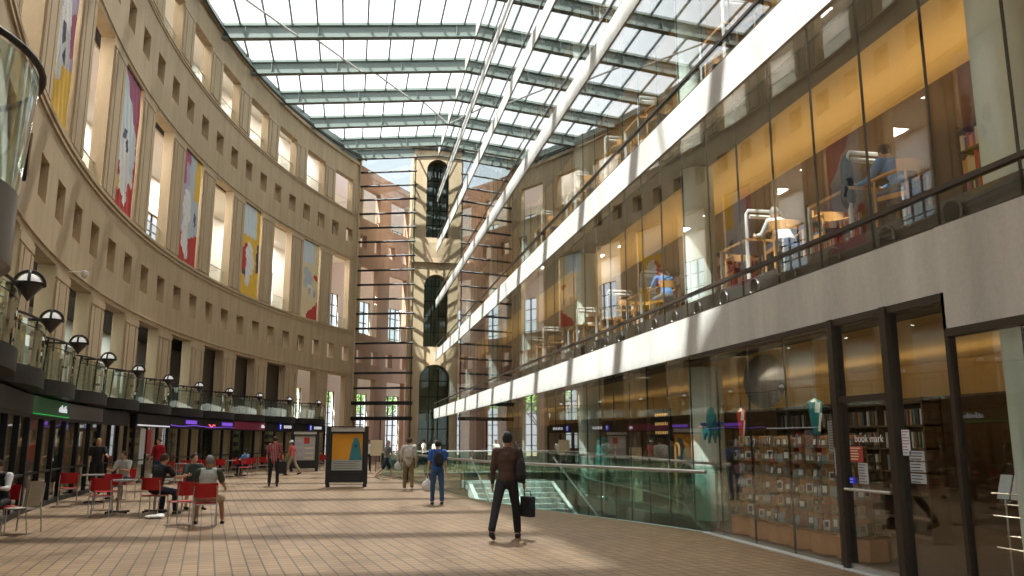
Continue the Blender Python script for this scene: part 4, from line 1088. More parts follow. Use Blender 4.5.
# ================================================================ POSTER STANDS
M['poster_orange'] = mat('poster_orange', (0.75, 0.34, 0.02), 0.5, 0, 0.04); M['poster_teal'] = mat('poster_teal', (0.03, 0.22, 0.27), 0.5)
M['poster_grey'] = mat('poster_grey', (0.48, 0.49, 0.46), 0.5); M['header'] = mat('header_white', (0.62, 0.62, 0.58), 0.5)
def poster_stand(label, x, y, rz_, kind):
    r = thing('poster_stand', label, 'stand', (x, y, 0), rz_, 'black poster stands')
    W, H = 1.34, 2.12
    m_ = MB()
    for s in (-1, 1): m_.box(s*W/2-.07, s*W/2+.07, -.16, .16, .10, H)
    m_.box(-W/2+.07, W/2-.07, -.14, .14, .16, .52); m_.box(-W/2+.07, W/2-.07, -.14, .14, H-.22, H-.17); m_.box(-W/2+.07, W/2-.07, -.05, .05, .52, H-.22); m_.box(-W/2-.07,W/2+.07,-.16,.16,H-.02,H+.02)
    m_.build('frame', 'black', parent=r)
    m_ = MB(); m_.box(-W/2+.08, W/2-.08, -.12, .12, H-.17, H-.03); m_.build('header_panel', 'header', parent=r)
    for s in (-1, 1):
        m_ = MB(); m_.cbox((s*(W/2-.02), 0, .05), (.14, .40, .10)); m_.build('foot', 'black', parent=r)
    m_ = MB(); m_.box(-W/2-.05, W/2+.05, -.05, .05, .06, .09); m_.build('base_bar', 'silver', parent=r)
    for s in (-1, 1):
        m_ = MB()
        f_ = lambda a, b, c_, d, q, mi: m_.box(-a if s < 0 else -b, -b if s < 0 else -a, s*.055-.002+s*q, s*.055+.002+s*q, c_, d, mi) if False else m_.box(min(a*s*-1, b*s*-1), max(a*s*-1, b*s*-1), s*.055-.002+s*q, s*.055+.002+s*q, c_, d, mi)
        w = W/2-.13
        if kind == 0:
            f_(-w, w, .95, H-.24, 0, 0); f_(-w, w, .58, .95, 0, 2)
            mats = ['poster_orange', 'poster_teal', 'poster_grey', 'b_dark', 'b_orange']
            base_ = m_.build('poster', mats, parent=r); m_ = MB()
            for j in range(5): f_(-w+.06, w-.1-.12*(j % 2), .63+.06*j, .645+.06*j, .003, 3)
            m_.build('printed_text', mats, parent=base_); m_ = MB()
            # teal cone figure on the right half of the poster
            cx_ = -s*(w*.55)*-1*-1
            for j in range(16):
                t = j/15; ww = .23*(1-.55*t) if t < .75 else .23*.45*math.sqrt(max(0, 1-((t-.75)/.25)**2))
                z = .93+.80*t
                m_.box(-s*.30*-1*-1-ww, -s*.30*-1*-1+ww, s*.0585-.001, s*.0585+.003*s+.0015, z, z+.055, 1)
            m_.ell((s*-.30, s*.062, 1.43), (.055, .004, .07), 10, 3)
            mats = ['poster_orange', 'poster_teal', 'poster_grey', 'b_dark', 'b_orange']
        else:
            f_(-w, w, .58, H-.24, 0, 2)
            mats = ['b_red', 'b_grey', 'poster_grey', 'b_lilac', 'b_cream']
            base_ = m_.build('poster', mats, parent=r); m_ = MB(); f_(-w*.1, w*.45, 1.45, 1.78, .003, 0)
            for j in range(6):
                f_(-w+.08, -w*.2, .66+.18*j, .76+.18*j, .003, 1 if j % 2 else 3); f_(w*.0, w-.08, .66+.13*j, .74+.13*j, .003, 3 if j % 2 else 4)
            mats = ['b_red', 'b_grey', 'poster_grey', 'b_lilac', 'b_cream']
        m_.build('printed_artwork', mats, parent=base_)
    return r
x, y = at(350.5, 30.2); poster_stand('black poster stand with orange and grey poster of a teal cone figure', x, y, -0.02, 0)
x, y = at(308.5, 45.0); poster_stand('black poster stand with grey poster bearing a red panel, behind the woman in pink', x, y, 0.12, 1)
# small freestanding menu board near the far balustrade
x, y = at(379, 43.5); r = thing('easel_board', 'tan easel board standing before the far arches', 'board', (x, y, 0))
m_ = MB(); m_.cbox((0, 0, 1.25), (.62, .03, .8)); m_.build('board', 'b_cream', parent=r)
m_ = MB()
for s in (-1, 1): m_.tube((s*.28, .02, 0), (s*.22, .02, 1.7), .02, n=6)
m_.tube((0, .45, 0), (0, .03, 1.5), .02, n=6); m_.build('easel_legs', 'brown', parent=r)

# trees outside beyond the screen
M['leaf'] = mat('tree_leaf', (0.12, 0.24, 0.04), 0.6, 0, 0.5, 2); M['bark'] = mat('tree_bark', (0.10, 0.07, 0.05), 0.9, 0, 0.3)
def tree(label, x, y, h, rr, n=1500):
    r = thing('leafy_tree', label, 'tree', (x, y, -.42), group='trees outside the end screen')
    m_ = MB(); m_.path([(0,0,0), (.05,.02,h*.3), (-.05,.05,h*.6)], [.22,.16,.08], 8)
    for i in range(9):
        t = 2*PI*i/9; m_.path([(0,0,h*(.35+.03*i)), (rr*.45*math.cos(t), rr*.45*math.sin(t), h*(.55+.04*i))], [.07,.02], 6)
    m_.build('trunk', 'bark', parent=r)
    m_ = MB(); rnd = random.Random(int(x*10+y))
    for i in range(n):
        a = rnd.uniform(0, 2*PI); b = rnd.uniform(-1, 1); q = rr*(rnd.random()**.4)
        p = Vector((q*math.sqrt(1-b*b)*math.cos(a), q*math.sqrt(1-b*b)*math.sin(a), h*.68+b*q*h*.055)); s = rnd.uniform(.09, .2)
        u = Vector((rnd.uniform(-1,1), rnd.uniform(-1,1), rnd.uniform(-1,1))).normalized(); v = u.orthogonal().normalized()
        m_.add([p-u*s, p+v*s*.5, p+u*s, p-v*s*.5], [(0,1,2,3)])
    m_.build('foliage', 'leaf', parent=r)
tree('green tree outside, seen through the last wall opening', -4.5, 76, 9, 3.2)
tree('green tree outside behind the left part of end screen', -0.8, 84, 10, 3.6)
tree('green tree outside behind the middle of end screen', 3.0, 90, 9, 3.4)
tree('green tree outside near the curved wall, left of end screen', -9.0, 68, 8, 2.8)
# ================================================================ PEOPLE
def skin_m(n_, c): M[n_] = mat(n_, c, 0.55, 0, 0.05); return n_
for n_, c in dict(skin_l=(0.62, 0.36, 0.25), skin_m=(0.40, 0.22, 0.14), skin_d=(0.12, 0.06, 0.035)).items(): skin_m(n_, c)
for n_, c in dict(hair_black=(0.010, 0.008, 0.007), hair_brown=(0.05, 0.025, 0.012), hair_grey=(0.28, 0.27, 0.26), hair_blond=(0.58, 0.40, 0.17),
                  c_brown=(0.055, 0.028, 0.018), c_black=(0.010, 0.010, 0.012), c_navy=(0.012, 0.022, 0.05), c_blue=(0.02, 0.10, 0.42), c_jean=(0.03, 0.08, 0.18), c_pale=(0.52, 0.52, 0.48),
                  c_khaki=(0.22, 0.155, 0.07), c_grey=(0.16, 0.17, 0.17), c_sage=(0.36, 0.40, 0.36), c_dgreen=(0.05, 0.065, 0.055), c_pink=(0.62, 0.14, 0.13), c_beige=(0.42, 0.33, 0.24),
                  c_red=(0.42, 0.012, 0.03), c_white=(0.75, 0.75, 0.74), c_sky=(0.12, 0.28, 0.60), c_shoe=(0.02, 0.018, 0.017), c_light=(0.5, 0.47, 0.42)).items(): M[n_] = mat(n_, c, 0.85, 0, 0.12, 5)
def plaid_mat():
    m, nt, out_ = nodes_of('plaid_shirt_cloth')
    b = nt.nodes.new('ShaderNodeBsdfPrincipled'); b.inputs['Roughness'].default_value = .9
    tc = nt.nodes.new('ShaderNodeTexCoord'); w1 = nt.nodes.new('ShaderNodeTexWave'); w1.bands_direction = 'X'; w1.inputs['Scale'].default_value = 5.5
    w2 = nt.nodes.new('ShaderNodeTexWave'); w2.bands_direction = 'Z'; w2.inputs['Scale'].default_value = 4.5
    for w in (w1, w2): nt.links.new(tc.outputs['Object'], w.inputs[0])
    ad = nt.nodes.new('ShaderNodeMath'); ad.operation = 'MULTIPLY'; nt.links.new(w1.outputs['Fac'], ad.inputs[0]); nt.links.new(w2.outputs['Fac'], ad.inputs[1])
    cr = nt.nodes.new('ShaderNodeValToRGB'); cr.color_ramp.elements[0].color = (.22, .01, .02, 1); cr.color_ramp.elements[1].color = (.7, .5, .5, 1); cr.color_ramp.elements[0].position = .25; cr.color_ramp.elements[1].position = .8
    nt.links.new(ad.outputs[0], cr.inputs[0]); nt.links.new(cr.outputs[0], b.inputs['Base Color']); nt.links.new(b.outputs[0], out_.inputs[0]); return m
M['c_plaid'] = plaid_mat()

def solid(mb, name, m, parent, voxel=.018, smooth_it=4, extra=None):
    """fuse overlapping limb volumes into one continuous skin"""
    o = mb.build(name, m)
    md = o.modifiers.new('r', 'REMESH'); md.mode = 'VOXEL'; md.voxel_size = voxel
    ms = o.modifiers.new('s', 'SMOOTH'); ms.iterations = smooth_it; ms.factor = .6
    dg = bpy.context.evaluated_depsgraph_get(); dg.update()
    me = bpy.data.meshes.new_from_object(o.evaluated_get(dg)); me.materials.clear(); me.materials.append(M[m])
    old = o.data; o.modifiers.clear(); o.data = me; bpy.data.meshes.remove(old)
    if extra is not None:
        bm = bmesh.new(); bm.from_mesh(me); t = bpy.data.meshes.new('t'); t.from_pydata(extra.v, [], extra.f); bm.from_mesh(t); bmesh.ops.recalc_face_normals(bm, faces=bm.faces); bm.to_mesh(me); bm.free(); bpy.data.meshes.remove(t)
    me.polygons.foreach_set('use_smooth', [True]*len(me.polygons))
    o.parent = parent; return o
def cap(mb, a, b, r0, r1, n=12):
    mb.tube(a, b, r0, r1, n); mb.ell(a, r0, n); mb.ell(b, r1, n)
def person(label, x, y, rz_, h=1.75, lean=4, seat=None, legs=((12, 8, 4), (-14, 14, 4)), arms=((-10, 8, 12), (12, 8, 18)), head=(8, 0), z0=0,
           skin='skin_m', hair='hair_black', top='c_grey', sleeve='short', bottom='c_black', length='long', shoes='c_shoe', longhair=False, hat=None, group=None, fine=.018, vest=None, shirt_len=.12):
    s_ = h/1.75
    r = thing('person', label, 'person', (x, y, z0), rz_, group, s_)
    Q = {}
    ln = R_(lean); T = Vector((0, math.sin(ln), math.cos(ln)))
    def legv(f, sx, o): f = R_(f); o = R_(o); return Vector((sx*math.sin(o), math.sin(f)*math.cos(o), -math.cos(f)*math.cos(o)))
    dz = []
    LG = []
    for (f, k, o), sx in zip(legs, (-1, 1)):
        hip = Vector((sx*.09, 0, 0)); kn = hip+legv(f, sx, o)*.43; an = kn+legv(f-k, sx, o*.3)*.42
        LG.append((hip, kn, an, f-k)); dz.append(-(an.z)+.085)
    pz = max(dz) if seat is None else seat/s_+.10
    P = Vector((0, 0, pz))
    LG = [(a+P, b+P, c+P, q) for a, b, c, q in LG]
    ch = P+T*.36; sh = P+T*.50; nb = P+T*.54
    hp, hy = R_(head[0]), R_(head[1])
    hd = nb+Vector((0, math.sin(ln+hp*.6)*.14, .135)); HM = Matrix.Rotation(hy, 3, 'Z') @ Matrix.Rotation(-hp, 3, 'X')
    AR = []
    for (f, o, e), sx in zip(arms, (-1, 1)):
        a = sh+Vector((sx*.185, 0, -.015)); f_ = R_(f); o_ = R_(o)
        d = Vector((sx*math.sin(o_), math.sin(f_), -math.cos(f_))).normalized(); el = a+d*.28
        f2 = R_(f+e); d2 = Vector((sx*math.sin(o_*.4)-sx*(.12 if e > 40 else 0), math.sin(f2), -math.cos(f2))).normalized(); wr = el+d2*.25
        AR.append((a, el, wr, d2, sx))
    b = MB()
    b.ell(P+Vector((0,0,.0)), (.15, .105, .11)); b.ell(P+T*.16, (.128, .09, .13)); b.ell(P+T*.34, (.155, .105, .17)); cap(b, sh+Vector((-.13,0,-.01)), sh+Vector((.13,0,-.01)), .06, .06)
    cap(b, nb-T*.03, hd-Vector((0,0,.06)), .05, .048)
    b.ell(hd, (.077, .096, .117), 16, mx=HM.to_4x4()); b.ell(hd+HM@Vector((0, .03, -.07)), (.045, .05, .05), mx=HM.to_4x4()); b.ell(hd+HM@Vector((0, .095, -.015)), (.013, .02, .022))
    for sx in (-1, 1): b.ell(hd+HM@Vector((sx*.073, -.005, -.01)), (.012, .02, .03))
    for (a, e, w, d2, sx) in AR: cap(b, a, e, .050, .038); cap(b, e, w, .038, .026); b.ell(w+d2*.045, (.030, .034, .05))
    for (a, k, an, q) in LG:
        cap(b, a, k, .080, .052); cap(b, k, k.lerp(an, .4), .052, .050); cap(b, k.lerp(an, .4), an, .050, .036); cap(b, an+Vector((0,-.03,-.03)), an+Vector((0,.13,-.045)), .038, .028)
    fx = MB()
    for (a, e, w, d2, sx) in AR:   # fingers: four unequal, curled, and a thumb from the side of the palm
        fwd = Vector((0, 1, 0)) if abs(d2.y) < .8 else Vector((0, 0, 1))
        wd = (fwd-d2*fwd.dot(d2)).normalized(); nn = d2.cross(wd)*(-sx)*-1
        if nn.x*sx > 0: nn = -nn
        base = w+d2*.085
        for j, L_ in enumerate((.062, .072, .068, .052)):
            p0 = base+wd*(.024-.016*j); p1 = p0+d2*L_*.5+nn*.006; p2 = p1+(d2*.8+nn*.6)*L_*.5
            fx.tube(p0-d2*.01, p1, .0085, .008, 6); fx.tube(p1, p2, .008, .006, 6)
        p0 = w+d2*.03+wd*.026; p1 = p0+(d2*.6+wd*.7)*.035; fx.tube(p0, p1, .010, .009, 6); fx.tube(p1, p1+(d2*.9+nn*.3)*.03, .009, .007, 6)
    solid(b, 'body', skin, r, fine*.9, 3, fx)
    # face: eyes and mouth
    fm = MB()
    for sx in (-1, 1): fm.ell(hd+HM@Vector((sx*.03, .083, .012)), (.011, .006, .007), 8)
    fm.ell(hd+HM@Vector((0, .082, -.062)), (.02, .006, .005), 8); fm.build('face_features', 'hair_black', parent=r)
    # shirt
    t = MB()
    t.ell(P+T*(.10-shirt_len*.4), (.168, .128, .12+shirt_len*.4)); t.ell(P+T*.2, (.160, .118, .15)); t.ell(P+T*.35, (.178, .125, .175)); cap(t, sh+Vector((-.16,0,-.022)), sh+Vector((.16,0,-.022)), .076, .076); t.ell(sh+Vector((0,-.01,.01)), (.13, .075, .055)); t.tube(sh, nb+T*.02, .075, .062, 12)
    for (a, e, w, d2, sx) in AR:
        if sleeve == 'long': cap(t, a, e, .072, .053); cap(t, e, e.lerp(w, .92), .050, .037)
        elif sleeve == 'short': cap(t, a, a.lerp(e, .72), .073, .064)
        elif sleeve == 'rolled': cap(t, a, e, .072, .053); cap(t, e, e.lerp(w, .3), .050, .046)
        else: t.ell(a, .07)
    solid(t, 'shirt', top, r, fine)
    if vest:
        t = MB(); t.ell(P+T*.08, (.182, .142, .15)); t.ell(P+T*.22, (.178, .138, .18)); t.ell(P+T*.36, (.185, .138, .18)); cap(t, sh+Vector((-.12,0,-.02)), sh+Vector((.12,0,-.02)), .083, .083); solid(t, 'vest', vest, r, fine)
    # trousers
    t = MB(); t.ell(P+Vector((0,0,.0)), (.165, .122, .12))
    for (a, k, an, q) in LG:
        if length == 'long': cap(t, a, k, .094, .072); cap(t, k, an+Vector((0,0,.03)), .072, .062)
        elif length == 'shorts': cap(t, a, k, .096, .080)
        elif length == 'skirt': cap(t, a, k+Vector((0,0,-.03)), .12, .11)
    solid(t, 'trousers' if length == 'long' else length, bottom, r, fine)
    for (a, k, an, q) in LG:
        t = MB(); tip = R_(min(0, q))*.6; dd = Vector((0, math.cos(tip), math.sin(tip)*1.0))
        cap(t, an+Vector((0,-.045,-.045)), an+Vector((0,-.045,-.045))+dd*.09, .042, .046); cap(t, an+Vector((0,-.045,-.045))+dd*.09, an+Vector((0,-.045,-.053))+dd*.2, .046, .034)
        solid(t, 'shoe', shoes, r, fine*.8, 2)
    # hair
    t = MB(); t.ell(hd+HM@Vector((0, -.016, .022)), (.087, .100, .112), 14, mx=HM.to_4x4())
    if longhair: t.ell(hd+HM@Vector((0, -.062, -.07)), (.082, .048, .13), 12); t.ell(hd+HM@Vector((0, -.05, -.17)), (.075, .04, .09), 12)
    cutp = hd+HM@Vector((0, .055, .0))
    hm = solid(t, 'hair', hair, r, fine*.8, 2)
    bm = bmesh.new(); bm.from_mesh(hm.data)   # open the hairline over the face
    nrm = HM@Vector((0, 1, -.75)).normalized(); bmesh.ops.bisect_plane(bm, geom=bm.verts[:]+bm.edges[:]+bm.faces[:], plane_co=cutp, plane_no=nrm, clear_outer=True); bm.to_mesh(hm.data); bm.free()
    if hat:
        t = MB(); t.lathe([(.155, .045), (.15, .05), (.088, .062), (.084, .13), (.05, .15), (.001, .153)], hd, 20); t.build('hat', hat, parent=r, smooth=True)
    r['hands'] = [list((w+d2*.12)) for (a, e, w, d2, sx) in AR]
    Mw = Matrix.Translation((x, y, z0)) @ Matrix.Rotation(rz_, 4, 'Z') @ Matrix.Scale(s_, 4)
    info = dict(root=r, P=P, T=T, sh=sh, hd=hd, hands=[Mw@(w+d2*.12) for (a, e, w, d2, sx) in AR], M=Mw)
    del r['hands']
    return info
def plastic_bag(label, p, w=.17, h=.38):
    r = thing('carrier_bag', label, 'bag', (p.x, p.y, p.z-h-.06))
    m_ = MB(); m_.ell((0, 0, h*.42), (w, w*.55, h*.42), 14); m_.ell((.02, .01, h*.2), (w*1.05, w*.6, h*.2), 12); m_.tube((0,0,h*.7), (0,0,h*.95), w*.5, w*.16, 10)
    solid(m_, 'sack', 'c_white', r, .02, 2)
    m_ = MB(); m_.path([(-.03, 0, h*.9), (-.03, 0, h+.03), (0, 0, h+.065), (.03, 0, h+.03), (.03, 0, h*.9)], .008, 6); m_.build('handle', 'c_white', parent=r)
def box_bag(name, label, cat, p, w, d, h, m, rz_=0, drop=.08, handle=True):
    r = thing(name, label, cat, (p.x, p.y, p.z-h-drop), rz_)
    t = MB(); t.cbox((0, 0, h/2), (w*.92, d*.8, h*.96)); t.ell((0, 0, h*.45), (w*.5, d*.5, h*.45)); solid(t, 'case', m, r, .018, 5)
    if handle: t = MB(); t.path([(-.07, 0, h*.95), (-.06, 0, h+drop-.01), (0, 0, h+drop), (.06, 0, h+drop-.01), (.07, 0, h*.95)], .011, 6); t.build('handle', 'black', parent=r)
    return r
def backpack(label, inf, m='c_black'):
    r = thing('backpack', label, 'backpack'); r.matrix_world = inf['M'].copy()
    c = inf['P']+inf['T']*.28
    t = MB(); t.ell(c+Vector((0, -.185, .0)), (.145, .085, .21), 14); t.ell(c+Vector((0, -.22, -.08)), (.11, .07, .10), 12); solid(t, 'pack', m, r, .018, 3)
    t = MB()
    for sx in (-1, 1): t.path([c+Vector((sx*.09, -.13, .17)), inf['sh']+Vector((sx*.10, -.04, .065)), inf['sh']+Vector((sx*.105, .08, .03)), c+Vector((sx*.12, .135, .0)), c+Vector((sx*.16, .02, -.14)), c+Vector((sx*.11, -.12, -.17))], .017, 6)
    t.build('straps', m, parent=r)

A = person('man in dark brown shirt and black trousers striding away, carrying two black bags', 2.69, 14.15, -0.38, 1.84, 5, legs=((-24, 10, 7), (18, 6, 5)), arms=((-8, 9, 14), (4, 12, 8)), head=(4, 0),
       skin='skin_m', top='c_brown', sleeve='long', bottom='c_black', fine=.015)
hb = A['hands'][1]; box_bag('briefcase', 'black soft briefcase held low by the man in the brown shirt', 'bag', hb+Vector((.05, 0, 0)), .15, .40, .36, 'c_black', R_(20))
r = thing('shoulder_bag', 'black shoulder bag hanging at the hip of the brown shirt man', 'bag'); r.matrix_world = A['M'].copy()
t = MB(); t.ell((.235, -.03, 1.10), (.085, .15, .19), 14); t.ell((.24, -.03, 1.00), (.095, .16, .12), 14); solid(t, 'pouch', 'c_black', r, .018, 4)
t = MB(); t.path([(.25, -.12, 1.22), (.22, -.11, 1.40), (.14, -.03, 1.53), (.16, .07, 1.44), (.22, .10, 1.22)], .018, 6); t.build('strap', 'black', parent=r)
A = person('person in bright blue shirt and jeans walking away with a black backpack', 2.33, 22.0, 0.05, 1.66, 3, legs=((4, 5, 4), (-4, 8, 3)), arms=((4, 10, 6), (-6, 8, 12)), top='c_blue', sleeve='short', bottom='c_jean', skin='skin_l', hair='hair_black')
backpack('black backpack on the person in the bright blue shirt', A)
plastic_bag('white carrier bag hanging from the hand of the blue shirted person', A['hands'][0], .16, .36)
A = person('man in pale grey shirt and khaki trousers walking away with a grey backpack', 2.02, 28.3, 0.0, 1.74, 3, legs=((3, 4, 3), (-5, 10, 3)), arms=((6, 12, 14), (-6, 10, 20)), top='c_pale', sleeve='rolled', bottom='c_khaki', skin='skin_l', hair='hair_brown', shoes='c_white', shirt_len=.2)
backpack('pale grey backpack on the man in khaki trousers', A, 'c_light')
x, y = at(389, 36.5)
A = person('grey haired man in grey shirt and dark shorts striding to the right', x, y, R_(-75), 1.74, 6, legs=((28, 6, 3), (-26, 20, 3)), arms=((-12, 8, 10), (26, 8, 20)), head=(4, -10), top='c_grey', sleeve='short', bottom='c_navy', length='shorts', skin='skin_l', hair='hair_grey', shoes='c_white', fine=.024)
plastic_bag('white carrier bag carried by the grey haired striding man', A['hands'][1], .15, .40)
x, y = at(412, 33.2); person('person in light blue shirt walking just beyond the grey backpack man', x, y, R_(-20), 1.76, 3, top='c_sage', bottom='c_black', skin='skin_l', hair='hair_brown', fine=.026)
x, y = at(426, 47.0); person('distant person in white shirt standing before the ground arch', x, y, R_(60), 1.72, 3, top='c_white', bottom='c_black', fine=.03)
x, y = at(447, 45.5); person('distant person in pale shirt standing at the far end of the balustrade', x-.4, y+1, R_(150), 1.70, 3, top='c_pale', bottom='c_grey', fine=.03)
x, y = at(371, 46.0); person('distant person in white top next to the black poster stand', x, y, R_(170), 1.70, 3, top='c_white', bottom='c_black', fine=.03)
person('man in red plaid shirt and black trousers standing with his back turned', -2.62, 31.7, 0.0, 1.80, 1, legs=((2, 2, 5), (-2, 4, 5)), arms=((10, 14, 40), (10, 14, 40)), head=(10, 0), top='c_plaid', sleeve='rolled', bottom='c_black', skin='skin_l', hair='hair_brown', shirt_len=.2, fine=.022)
x, y = at(297, 40.5)
A = person('woman in pink top and white sun hat pulling a black trolley case', x, y, R_(70), 1.68, 6, legs=((20, 5, 3), (-20, 14, 3)), arms=((10, 8, 20), (-30, 8, 6)), top='c_pink', sleeve='short', bottom='c_beige', skin='skin_l', hair='hair_brown', hat='c_white', fine=.026)
x, y = at(287, 40.0)
r = thing('trolley_case', 'black wheeled trolley case beside the woman in pink', 'suitcase', (x, y, 0), .4)
t = MB(); t.cbox((0, 0, .36), (.38, .24, .56)); t.cbox((0, -.13, .3), (.32, .04, .38)); cs = t.build('case', 'black', parent=r)
t = MB(); t.path([(-.1, .08, .64), (-.1, .1, .98), (.1, .1, .98), (.1, .08, .64)], .01, 6); t.build('pull_handle', 'silver', parent=cs)
for s in (-1, 1): t = MB(); t.tube((s*.15-.02, .08, .04), (s*.15+.02, .08, .04), .04, n=12); t.build('wheel', 'black', parent=cs)
person('man in black shirt sitting in a red chair with his back to the camera', -4.20, 20.10, -0.55, 1.76, 16, seat=.46, legs=((84, 84, 10), (80, 78, 12)), arms=((42, 10, 55), (42, 10, 50)), head=(14, -20), top='c_black', sleeve='short', bottom='c_navy', skin='skin_l', hair='hair_brown')
person('person with glasses and khaki shorts sitting across from the black shirt man', -3.74, 21.78, PI+0.45, 1.72, 12, seat=.46, legs=((80, 84, 14), (84, 76, 14)), arms=((30, 10, 80), (34, 10, 62)), head=(10, 10), top='c_dgreen', sleeve='short', bottom='c_khaki', length='shorts', skin='skin_l', hair='hair_brown')
person('elderly man in sage grey vest and cap sitting in a red chair, back turned', -2.68, 17.42, 0.06, 1.74, 10, seat=.46, legs=((80, 74, 16), (78, 70, 20)), arms=((34, 16, 50), (26, 18, 40)), head=(16, 6), top='c_dgreen', sleeve='short', bottom='c_beige', length='shorts', skin='skin_m', hair='c_grey', vest='c_sage', fine=.016)
person('seated reader with white sleeves and black top beside the silver mesh chair', -6.20, 16.95, PI-.1, 1.68, 14, seat=.46, legs=((82, 80, 6), (84, 76, 6)), arms=((34, 12, 60), (34, 12, 60)), head=(30, 0), top='c_white', sleeve='long', bottom='c_black', skin='skin_l', hair='hair_brown', vest='c_black')
x, y = at(106, 26.3); person('blond waitress in black dress standing in front of the dark cafe', x, y, R_(200), 1.72, 3, legs=((2, 2, 3), (-2, 4, 3)), arms=((40, 10, 40), (10, 8, 10)), top='c_black', bottom='c_black', length='skirt', skin='skin_l', hair='hair_blond', longhair=True, fine=.024)
x, y = at(166, 30.5); person('person in red shirt and jeans standing between cafe tables', x, y, R_(150), 1.74, 3, legs=((2, 2, 5), (-2, 4, 5)), top='c_red', sleeve='rolled', bottom='c_jean', skin='skin_l', hair='hair_brown', fine=.024)
x, y = at(134, 24.0); put_chair(x, y, PI-.3, 'red cafe chair with the person in pale shirt behind the tables')
person('person in pale shirt sitting behind the cafe tables facing the camera', x, y, PI-.3, 1.72, 10, seat=.46, legs=((84, 84, 8), (84, 84, 8)), arms=((30, 10, 70), (30, 10, 70)), top='c_pale', bottom='c_navy', skin='skin_l', hair='hair_brown', fine=.022)
x, y = at(247, 38.9)
person('small figure in sky blue top sitting outside the maroon cafe', x+.3, y-.6, R_(60), 1.5, 8, seat=.46, legs=((84, 84, 8), (84, 84, 8)), arms=((30, 10, 70), (30, 10, 70)), top='c_sky', bottom='c_navy', skin='skin_l', hair='hair_black', fine=.026)
# inside the library and shop
x, y = 8.0, 10.6
person('reader in blue shirt seen from behind at the first gallery desk', 7.32, 9.50, 0.1, 1.76, 26, seat=.46, legs=((84, 84, 8), (84, 84, 8)), arms=((40, 10, 50), (40, 10, 50)), head=(16, 0), top='c_sky', sleeve='long', bottom='c_grey', skin='skin_l', hair='hair_brown', z0=LV[0][1]+.43)
person('reader in white shirt bent over the second gallery desk', 7.32, 12.60, 0.05, 1.72, 28, seat=.46, legs=((84, 84, 8), (84, 84, 8)), arms=((40, 10, 60), (40, 10, 60)), head=(24, 0), top='c_white', sleeve='long', bottom='c_navy', skin='skin_l', hair='hair_grey', z0=LV[0][1]+.43, fine=.022)
person('reader in pale blue shirt at the third gallery desk', 7.32, 18.10, 0.1, 1.74, 20, seat=.46, legs=((84, 84, 8), (84, 84, 8)), arms=((40, 10, 60), (40, 10, 60)), head=(20, 0), top='c_sky', sleeve='short', bottom='c_grey', skin='skin_l', hair='hair_brown', z0=LV[0][1]+.43, fine=.022)
person('shopper in dark jacket standing behind the glass beyond the stair well', 8.9, 22.0, R_(100), 1.78, 3, top='c_grey', sleeve='long', bottom='c_black', skin='skin_l', hair='hair_black', fine=.024)
person('shopper in blue grey shirt standing beside the one in the dark jacket', 8.9, 20.9, R_(80), 1.74, 3, top='c_sage', sleeve='short', bottom='c_navy', skin='skin_l', hair='hair_brown', fine=.024)
person('shopper in pale top walking behind the glass on the ground storey', 8.7, 27.6, R_(40), 1.70, 3, legs=((20, 5, 3), (-18, 14, 3)), top='c_pale', sleeve='short', bottom='c_black', skin='skin_l', hair='hair_blond', fine=.026)
# jacket hung on the desk rail
r = thing('black_jacket', 'black jacket hanging from the rail of the first gallery desk', 'jacket', (6.88, 10.12, LV[0][1]+.43))
t = MB(); t.ell((0, 0, .92), (.10, .07, .34), 12); t.ell((0, .0, .62), (.12, .08, .22), 12); solid(t, 'cloth', 'c_black', r, .02, 3)
# ================================================================ LIGHT, WORLD, CAMERA
w_ = bpy.data.worlds.new('sky'); SC.world = w_; w_.use_nodes = True
nt = w_.node_tree; nt.nodes.clear()
ow = nt.nodes.new('ShaderNodeOutputWorld'); bg = nt.nodes.new('ShaderNodeBackground'); sk = nt.nodes.new('ShaderNodeTexSky')
sk.sky_type = 'NISHITA'; sk.sun_disc = False; sk.sun_elevation = R_(59); sk.sun_rotation = R_(233); sk.air_density = 0.9; sk.dust_density = 4.0; sk.ozone_density = 0.8
mxw = nt.nodes.new('ShaderNodeMix'); mxw.data_type = 'RGBA'; mxw.inputs[0].default_value = 0.62
mxw.inputs[7].default_value = (7.6, 8.0, 8.4, 1)     # bright haze and thin cloud mixed into the sky
nt.links.new(sk.outputs[0], mxw.inputs[6]); nt.links.new(mxw.outputs[2], bg.inputs[0])
bg.inputs[1].default_value = 0.225
nt.links.new(bg.outputs[0], ow.inputs[0])

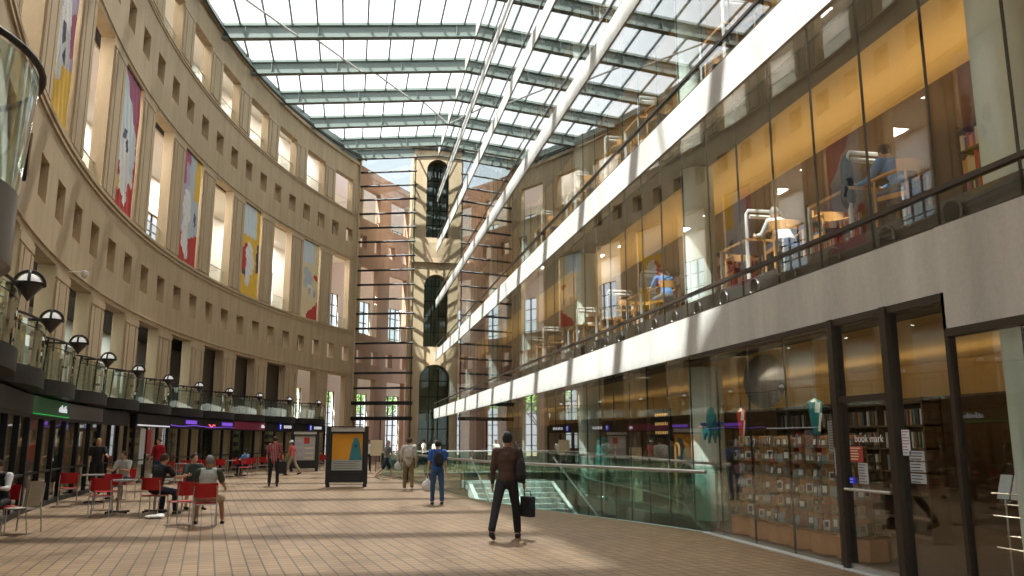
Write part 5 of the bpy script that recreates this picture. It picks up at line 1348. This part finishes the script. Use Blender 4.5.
def sun(name, to_sun, energy, col, ang):
    l = bpy.data.lights.new(name, 'SUN'); l.energy = energy; l.color = col; l.angle = R_(ang)
    o = bpy.data.objects.new(name, l); COL.objects.link(o)
    o.rotation_euler = Vector(to_sun).to_track_quat('Z', 'Y').to_euler(); o.location = (0, 30, 60)
    return o
el = R_(59)
sun('sun_light', (-0.8*math.cos(el), -0.6*math.cos(el), math.sin(el)), 25.0, (1.0, 0.95, 0.88), 0.8)
sun('added_floor_sun', (0.10, 0.52, 0.85), 5.6, (1.0, 0.90, 0.76), 1.1)  # second sun added to light the floor, standing for bounce off the glass
def area(name, loc, sx, sy, power, col, rot=(0,0,0)):
    l = bpy.data.lights.new(name, 'AREA'); l.shape = 'RECTANGLE'; l.size = sx; l.size_y = sy; l.energy = power; l.color = col
    o = bpy.data.objects.new(name, l); COL.objects.link(o); o.location = loc; o.rotation_euler = rot
    return o
WARM = (1.0, 0.72, 0.38)
# cove lights that wash the gallery ceilings
for i in range(1, 6):
    z = LV[i][0]
    area('cove_light', (8.9 if i == 1 else 10.5, 29, z-1.0), 0.3, 68, 420 if i == 1 else 420, WARM, (PI, 0, 0))
area('cove_light', (10.5, 29, 2.5), 0.3, 68, 200, WARM, (PI, 0, 0))
# lamps added to brighten the white galleries behind the curved wall
for k in range(-10, 3, 1):
    area('gallery_fill_lamp', pol(bay_c(k), RW+2.2, 15.6), 1.6, 1.6, 260, (1, 0.96, 0.90)); area('gallery_fill_lamp', pol(bay_c(k), RW+2.2, 24.2), 1.6, 1.6, 220, (1, 0.96, 0.90))
    if k < -2: area('gallery_fill_lamp', pol(bay_c(k), RW+2.0, 6.6), 1.2, 1.2, 70, (0.92, 1, 0.90))

cam = bpy.data.cameras.new('camera'); cam.sensor_width = 36; cam.lens = 36*820/1024; cam.clip_end = 400
co = bpy.data.objects.new('camera', cam); COL.objects.link(co)
co.location = (0, 0, 1.65)
th = math.atan(152/820); yaw = 0.1941
co.rotation_euler = (PI/2+th, 0, -yaw)
SC.camera = co
SC.view_settings.view_transform = 'Standard'; SC.view_settings.look = 'None'; SC.view_settings.gamma = 1
SC.view_settings.use_curve_mapping = False; SC.view_settings.exposure = -0.3
cy = SC.cycles
cy.max_bounces = 10; cy.diffuse_bounces = 5; cy.glossy_bounces = 5; cy.transmission_bounces = 6; cy.transparent_max_bounces = 32
cy.caustics_reflective = False; cy.caustics_refractive = False; cy.sample_clamp_indirect = 6
cy.use_denoising = True
for y in (10.9, 12.4, 13.9, 19.0, 26.0): area('shop_fill_light', (6.95, y, 3.14), 0.3, 0.3, 20, (1, 0.85, 0.62))  # area lights added to brighten the racks and shop interior
for q in SHOP_LIGHTS: area('shop_light', q, 0.8, 0.8, 14, (1, 0.82, 0.6))
